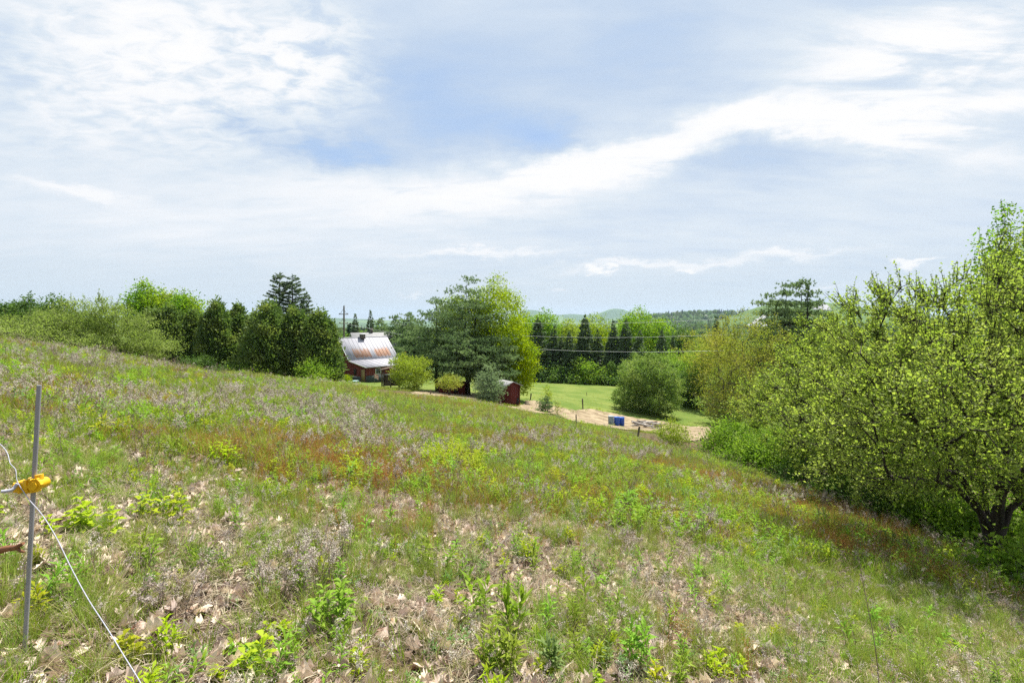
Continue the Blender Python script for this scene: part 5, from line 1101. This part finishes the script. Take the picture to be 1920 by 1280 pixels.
class Bag:
    def __init__(s): s.src = []; s.p = []; s.r = []; s.s = []; s.i = []
    def put(s, srcs, w, x, y, s0, s1, tilt=.12, dz=0.):
        if len(x) == 0: return
        o = []
        for a in srcs:
            if a not in s.src: s.src.append(a)
            o.append(s.src.index(a))
        p, r, sc = place(x, y, s0, s1, tilt, dz); w = np.asarray(w, float)
        s.p.append(p); s.r.append(r); s.s.append(sc); s.i.append(np.array(o)[G5.choice(len(o), len(x), p=w/w.sum())])
    def done(s, name, label, cat): return scatter(name, label, cat, s.src, np.concatenate(s.p), np.concatenate(s.r), np.concatenate(s.s), np.concatenate(s.i))
def fine_right(x, y): return np.clip(gs(x, y, *hp_(1700,1200), 1.6, 1.2)+gs(x, y, *hp_(1850,1220), 1.2, 1.), 0, 1)
B_ = Bag()
x, y = sample(.7, 7.5, 88); b = m_bare(x, y); x, y = keep(x, y, np.clip((1-.82*b)*(.75+.5*fbm(x*1.7, y*1.7, 2)), .06, 1)); B_.put(S_near[:3], (4, 2, 5), x, y, .45, .95, .25)
x, y = sample(.7, 7.5, 44); x, y = keep(x, y, np.clip(.25+sstep(.5, .66, fbm(x*1.1+90, y*1.1, 3))+fine_right(x, y)+gs(x, y, *hp_(100,1180), .5, .45), 0, 1)); B_.put(S_near[3:], (1,), x, y, .6, 1.3, .2)
x, y = sample(6.5, 20, 66); b = m_bare(x, y); x, y = keep(x, y, np.clip((1-.6*b), .06, 1)); B_.put(S_mid, (4, 3, 2), x, y, .6, 1.1, .15)
x, y = sample(18, 60, 22); B_.put(S_far, (3, 2), x, y, .6, 1.05, .1)
B_.done('meadow_grass', 'green and straw-tipped meadow grass covering the slope', 'grass')
B_ = Bag()
x, y = sample(.7, 7.5, 54); b = m_bare(x, y); c = fbm(x*.9+3, y*.9+44, 3); x, y = keep(x, y, np.clip(sstep(.38, .62, c)*(1-.6*b)+.12, 0, 1)); B_.put(S_weed, (3, 4, 1.5, 3, 5, 1.5), x, y, .4, .95, .22)
x, y = sample(6.5, 20, 15); c = fbm(x*.5+3, y*.5+44, 3); x, y = keep(x, y, np.clip(sstep(.35, .6, c)+.12, 0, 1)); B_.put(S_weedm, (4, 3, 2.5), x, y, .45, 1.2, .12)
x, y = sample(18, 55, 3.2); c = fbm(x*.3+3, y*.3+44, 3); x, y = keep(x, y, sstep(.35, .6, c)+.1); B_.put(S_weedm, (3, 2, 4), x, y, .8, 1.4, .1)
B_.done('meadow_weeds', 'low leafy green and yellow-green weeds growing through the grass', 'weeds')
B_ = Bag()
x, y = sample(.8, 7.5, 22); x, y = keep(x, y, m_dead(x, y)*.9+.05); B_.put(S_dead, (3, 3, 2, 3, 3), x, y, .45, 1.0, .25)
x, y = sample(.8, 8.5, 20); x, y = keep(x, y, .25+.5*m_bare(x, y)); B_.put(S_dead[:3], (3, 3, 3), x, y, .4, .9, .85, .04)
x, y = sample(6.5, 20, 7.6); x, y = keep(x, y, m_dead(x, y)*.95); B_.put(S_deadm, (3, 3, 2), x, y, .6, 1.1, .2)
x, y = sample(18, 55, 1.3); x, y = keep(x, y, m_dead(x, y)*.7); B_.put(S_deadm, (3, 3, 2), x, y, .7, 1.15, .15)
x, y = sample(5, 22, 5); B_.put(S_stalkm, (1,), x, y, .5, 1.2, .25)
B_.done('dead_weeds', 'dry grey seed heads of last year\'s weeds standing over the meadow', 'dry weeds')
B_ = Bag()
x, y = sample(1.5, 7.5, 80); x, y = keep(x, y, m_sorrel(x, y)); B_.put(S_sor, (1, 1), x, y, .7, 1.2, .15)
x, y = sample(6.5, 22, 62); x, y = keep(x, y, m_sorrel(x, y)); B_.put(S_sorm, (1, 1), x, y, .7, 1.15, .12)
x, y = sample(20, 52, 11); x, y = keep(x, y, m_sorrel(x, y)); B_.put(S_sorm, (1, 1), x, y, 1., 1.5, .1)
B_.done('sorrel', 'patches of rust-red sorrel stems in the meadow', 'sorrel')
B_ = Bag()
x, y = sample(.7, 7.5, 300); x, y = keep(x, y, np.clip(.28+.85*m_bare(x, y)*sstep(.3, .5, fbm(x*1.6+7, y*1.6, 3)), 0, 1)); B_.put(S_leaf, (1, 1, 1, 1, 1), x, y, .3, 1.1, .5, .025)
x, y = sample(7, 18, 22); x, y = keep(x, y, .15+.7*m_bare(x, y)); B_.put(S_leaf, (1, 1, 1, 1, 1), x, y, .7, 1.3, .5, .02)
B_.done('leaf_litter', 'curled tan and brown dead leaves lying between the weeds', 'dead leaves')
B_ = Bag()
x, y = sample(.7, 7.5, 130); x, y = keep(x, y, .3+.7*m_bare(x, y)); B_.put(S_thatch, (3, 3, 2), x, y, .6, 1.2, .12)
x, y = sample(6.5, 18, 22); x, y = keep(x, y, .2+.5*m_bare(x, y)+.3*m_dead(x, y)); B_.put(S_thatchm, (1,), x, y, .7, 1.2, .12)
B_.done('dry_straw', 'matted dry straw lying on the meadow soil', 'straw')
# ragged grass round the lawn, the yard and the straw patch
B_ = Bag()
x = G5.uniform(-30, 48, 16000); y = G5.uniform(44, 116, 16000); inl = inpoly(x, y, LAWN) | inpoly(x, y, YARD); ind = inpoly(x, y, DIRT) | inpoly(x, y, DIRT2)
k = ~inl & ~ind & ~inpoly(x, y, MEAD) & (G5.random(len(x)) < .5); B_.put(S_far, (3, 2), x[k], y[k], .5, .9, .1)
d_ = np.concatenate([DIRT[10:], DIRT2]); i = G5.integers(0, len(d_), 260); j = G5.normal(0, .9, (260, 2)); B_.put(S_far, (3, 2), d_[i, 0]+j[:, 0], d_[i, 1]+j[:, 1], .3, .6, .1)
x = G5.uniform(-5, 32, 4000); y = G5.uniform(40, 60, 4000); k = inpoly(x, y, DIRT); k &= G5.random(4000) < .3; B_.put(S_thatchm, (1,), x[k], y[k], .5, 1.2, .1, .07)
x = G5.uniform(-8, 46, 9000); y = G5.uniform(50, 114, 9000); k = inpoly(x, y, LAWN) & ~inpoly(x, y, DIRT) & (G5.random(9000) < .2+.8*sstep(.45, .6, fbm(x*.2, y*.2, 3))); B_.put(S_far, (3, 2), x[k], y[k], .15, .32, .1)
i = G5.integers(0, len(DIRT), 200); j = G5.normal(0, 1.3, (200, 2)); x, y = DIRT[i].T+j.T; B_.put(S_weedm, (3, 1, 3), x, y, .3, .9, .1, .05)
B_.done('rough_grass', 'rough grass round the lawn edges and the straw patch', 'grass')
# -- far woods in the valley
LK = 1.3; LS = 1.125
F_A = leafmat('far_leaf', (.06,.105,.03), (.11,.16,.04), (.14,.18,.05), .3, .3, inst=.5); F_C = leafmat('far_needle', (.03,.055,.03), (.05,.08,.045), None, .15, .3, inst=.4)
def blobtree(n, w, h, card, cone=False):
    mb = MB(); t = G5.random(n); a = G5.uniform(0, 6.28, n); r = (np.sqrt(np.clip(1-(2*t-1)**2, 0, 1)) if not cone else (1-t))*w/2*G5.uniform(.6, 1.08, n)*(1+.2*np.sin(3*a+5*t))
    p = np.stack([np.cos(a)*r, np.sin(a)*r, h*(.12+.88*t)], 1); mb.leaves(p, rdir(G5, n), norm(p-np.array([0, 0, h*.45]))+rdir(G5, n)*.6+np.array([0, 0, .4]), card*G5.uniform(.6, 1.3, n), card*.7*G5.uniform(.6, 1.3, n), .2); return mb
S_for = [src('far_tree_a', (blobtree(420, 8, 10, 1.1), [F_A])), src('far_tree_b', (blobtree(420, 9.5, 9, 1.2), [F_A])), src('far_tree_c', (blobtree(330, 5, 12, 1.1, True), [F_C]))]
B_ = Bag()
def polar(r0, r1, n, a0=-50, a1=50):
    r = np.sqrt(G5.uniform(r0**2, r1**2, n)); a = np.radians(G5.uniform(a0, a1, n)); return r*np.sin(a), r*np.cos(a)
def nothill(x, y): return np.exp(-((x-663)/150)**2-((y-1300)/190)**2)+np.exp(-((x-850)/170)**2-((y-1380)/200)**2) < .3
for r0, r1, n, s0, s1 in ((150, 700, 5200, .6, 1.15), (700, 1500, 6500, .8, 1.4), (1500, 3200, 9000, 1.2, 2.2)):
    x, y = polar(r0, r1, n); fn = fbm(x/330+3, y/330+8, 2); k = nothill(x, y) & ((fn < .63) | (r0 < 700)) & ~((np.abs(x+30) < 26) & (y < 175)) & ~((x < -.35*y) & (np.hypot(x, y) < 330))
    B_.put(S_for, (4, 4, 1.6), x[k], y[k], s0, s1, .04, -.5)
B_.done('far_woods', 'mixed green woods filling the valley below the hills', 'woods')
# -- single plants that stand out in the foreground
def weed_thing(px, py, label, h, nl, L, W, lm, n=1, r=.03, cat='weed', name='leafy_weed', group='leafy weeds in the foreground', **k):
    X, Y = hit(px, py); o = thing(name, (X, Y, gz(X, Y)-.01), label, cat, group); lf = MB(); st = MB()
    for _ in range(n):
        mb = MB(); shoot(mb, h*G5.uniform(.85, 1.1), nl, L, W, rb(r) if n > 1 else (0, 0, 0), **k)
        base = 0
        for V, (F, mi, rn) in zip(mb.v, mb.f):
            t_ = st if mi[0] == 1 else lf; t_.add(V, F-base, 0, rn); base += len(V)
    st.obj('stem', G_STEM, o); lf.obj('foliage', lm, o)
weed_thing(1098, 1142, 'upright leafy weed alone on bare thatch right of the picture centre', .3, 14, .1, .026, G_SHOOT, tilt=.9)
weed_thing(895, 1165, 'pale green broad-bladed weed with two tall shoots at lower centre', .33, 12, .12, .03, G_SHOOT, 2, .05, tilt=.9)
weed_thing(962, 1195, 'fan of long upright pale leaves at lower centre', .22, 16, .17, .03, G_SHOOT, 2, .04, tilt=1.1)
weed_thing(935, 1275, 'dense clump of narrow-leaved weeds at the bottom centre', .24, 20, .09, .017, G_SHOOT, 6, .1)
weed_thing(1030, 1262, 'small tuft of dark-centred narrow leaves right of the bottom centre clump', .2, 20, .1, .018, G_BLUE, 3, .05, tilt=.9)
weed_thing(1195, 1255, 'leafy weed cluster at the bottom right of centre', .26, 20, .085, .018, G_SHOOT, 4, .08)
weed_thing(985, 1055, 'yellow-green feathery weed clump behind the thatch in the centre', .24, 20, .07, .012, G_YEL, 5, .08)
weed_thing(1180, 965, 'large pale broad-leaved rosette in the right middle of the meadow', .3, 14, .2, .05, G_SHOOT, 2, .08, tilt=.55, oval=True)
weed_thing(170, 1010, 'yellow-green broad-leaved seedling patch behind the fence wire', .25, 16, .08, .045, G_YEL, 6, .25, tilt=.4, oval=True)
weed_thing(300, 985, 'loose yellow-green broad-leaved plants right of the fence stake', .28, 12, .08, .042, G_YEL, 5, .25, tilt=.4, oval=True)
weed_thing(640, 1180, 'bushy bright green weed left of the bottom centre', .26, 18, .075, .026, G_SHOOT, 7, .14, tilt=.5, oval=True)
weed_thing(470, 1270, 'yellow-leaved weed at the bottom edge left of centre', .16, 10, .08, .035, G_YEL, 3, .07, tilt=.5, oval=True)
weed_thing(1360, 1275, 'low bright bush of weeds at the bottom edge right of centre', .16, 16, .06, .022, G_YEL, 6, .1)
weed_thing(845, 885, 'mound of glowing yellow-green weeds in the middle of the meadow', .42, 24, .09, .018, G_YEL, 60, .6, name='weed_mound', cat='weed mound', group=None)
def dead_thing(px, py, label, h0, h1, n, r, nbr, nb, bit, bend=.35):
    X, Y = hit(px, py); o = thing('dry_weed', (X, Y, gz(X, Y)-.01), label, 'dry weed', 'dry weeds in the foreground'); a = MB(); f = MB()
    for _ in range(n):
        mb = MB(); plume(mb, G5.uniform(h0, h1), nbr, nb, bit, G5.uniform(.1, bend), rb(r)); base = 0
        for V, (F, mi, rn) in zip(mb.v, mb.f): (f if mi[0] == 1 else a).add(V, F-base, 0, rn); base += len(V)
    a.obj('stem', G_DSTEM, o); f.obj('seed_head', G_FLUFF, o)
dead_thing(545, 1105, 'dense brown-grey clump of dry weeds left of the bottom centre', .2, .36, 46, .26, 8, 9, .009, .5)
dead_thing(610, 1055, 'dry weed clump with whitish fluff behind the dense brown one', .22, .36, 12, .16, 9, 12, .01)
dead_thing(300, 960, 'dark dry stalks standing right of the fence stake', .3, .45, 6, .12, 5, 6, .007, .2)
dead_thing(672, 835, 'tall grey dry weed cluster standing above the red sorrel patch', .6, .95, 16, .3, 9, 10, .018, .25)
dead_thing(1480, 960, 'whitish dry weed cluster near the thicket on the right slope', .3, .5, 12, .25, 8, 10, .014)
dead_thing(1180, 1030, 'grey dry weed clump behind the lone leafy weed', .18, .3, 12, .16, 8, 10, .009, .5)
dead_thing(320, 1150, 'fallen pale dry weeds on the bare patch beside the fence wire', .15, .28, 9, .16, 8, 12, .01, .6)
X, Y = hit(1650, 1330); o = thing('tall_stalk', (X, Y, gz(X, Y)), 'tall thin dark dry stalk leaning left on the lower right slope', 'dry stalk')
mb = MB(); tp = P(1612, 1010, Y)-np.array([X, Y, gz(X, Y)]); s = np.linspace(0, 1, 9); mb.tube(np.outer(s, tp)+np.stack([.02*np.sin(s*5), 0*s, 0*s], 1)-np.array([0, 0, .03])*(1-s)[:, None], .004*(1-.75*s), 5); mb.obj('stem', G_DSTEM, o)
mb = MB(); k = 40; tt = G5.uniform(.55, 1, k); mb.leaves(np.outer(tt, tp)+np.stack([.02*np.sin(tt*5), 0*tt, 0*tt], 1)+G5.normal(0, .004, (k, 3)), rdir(G5, k)+np.array([0, 0, .6]), rdir(G5, k), .014, .005, .3); mb.obj('seed_head', G_DSTEM, o)
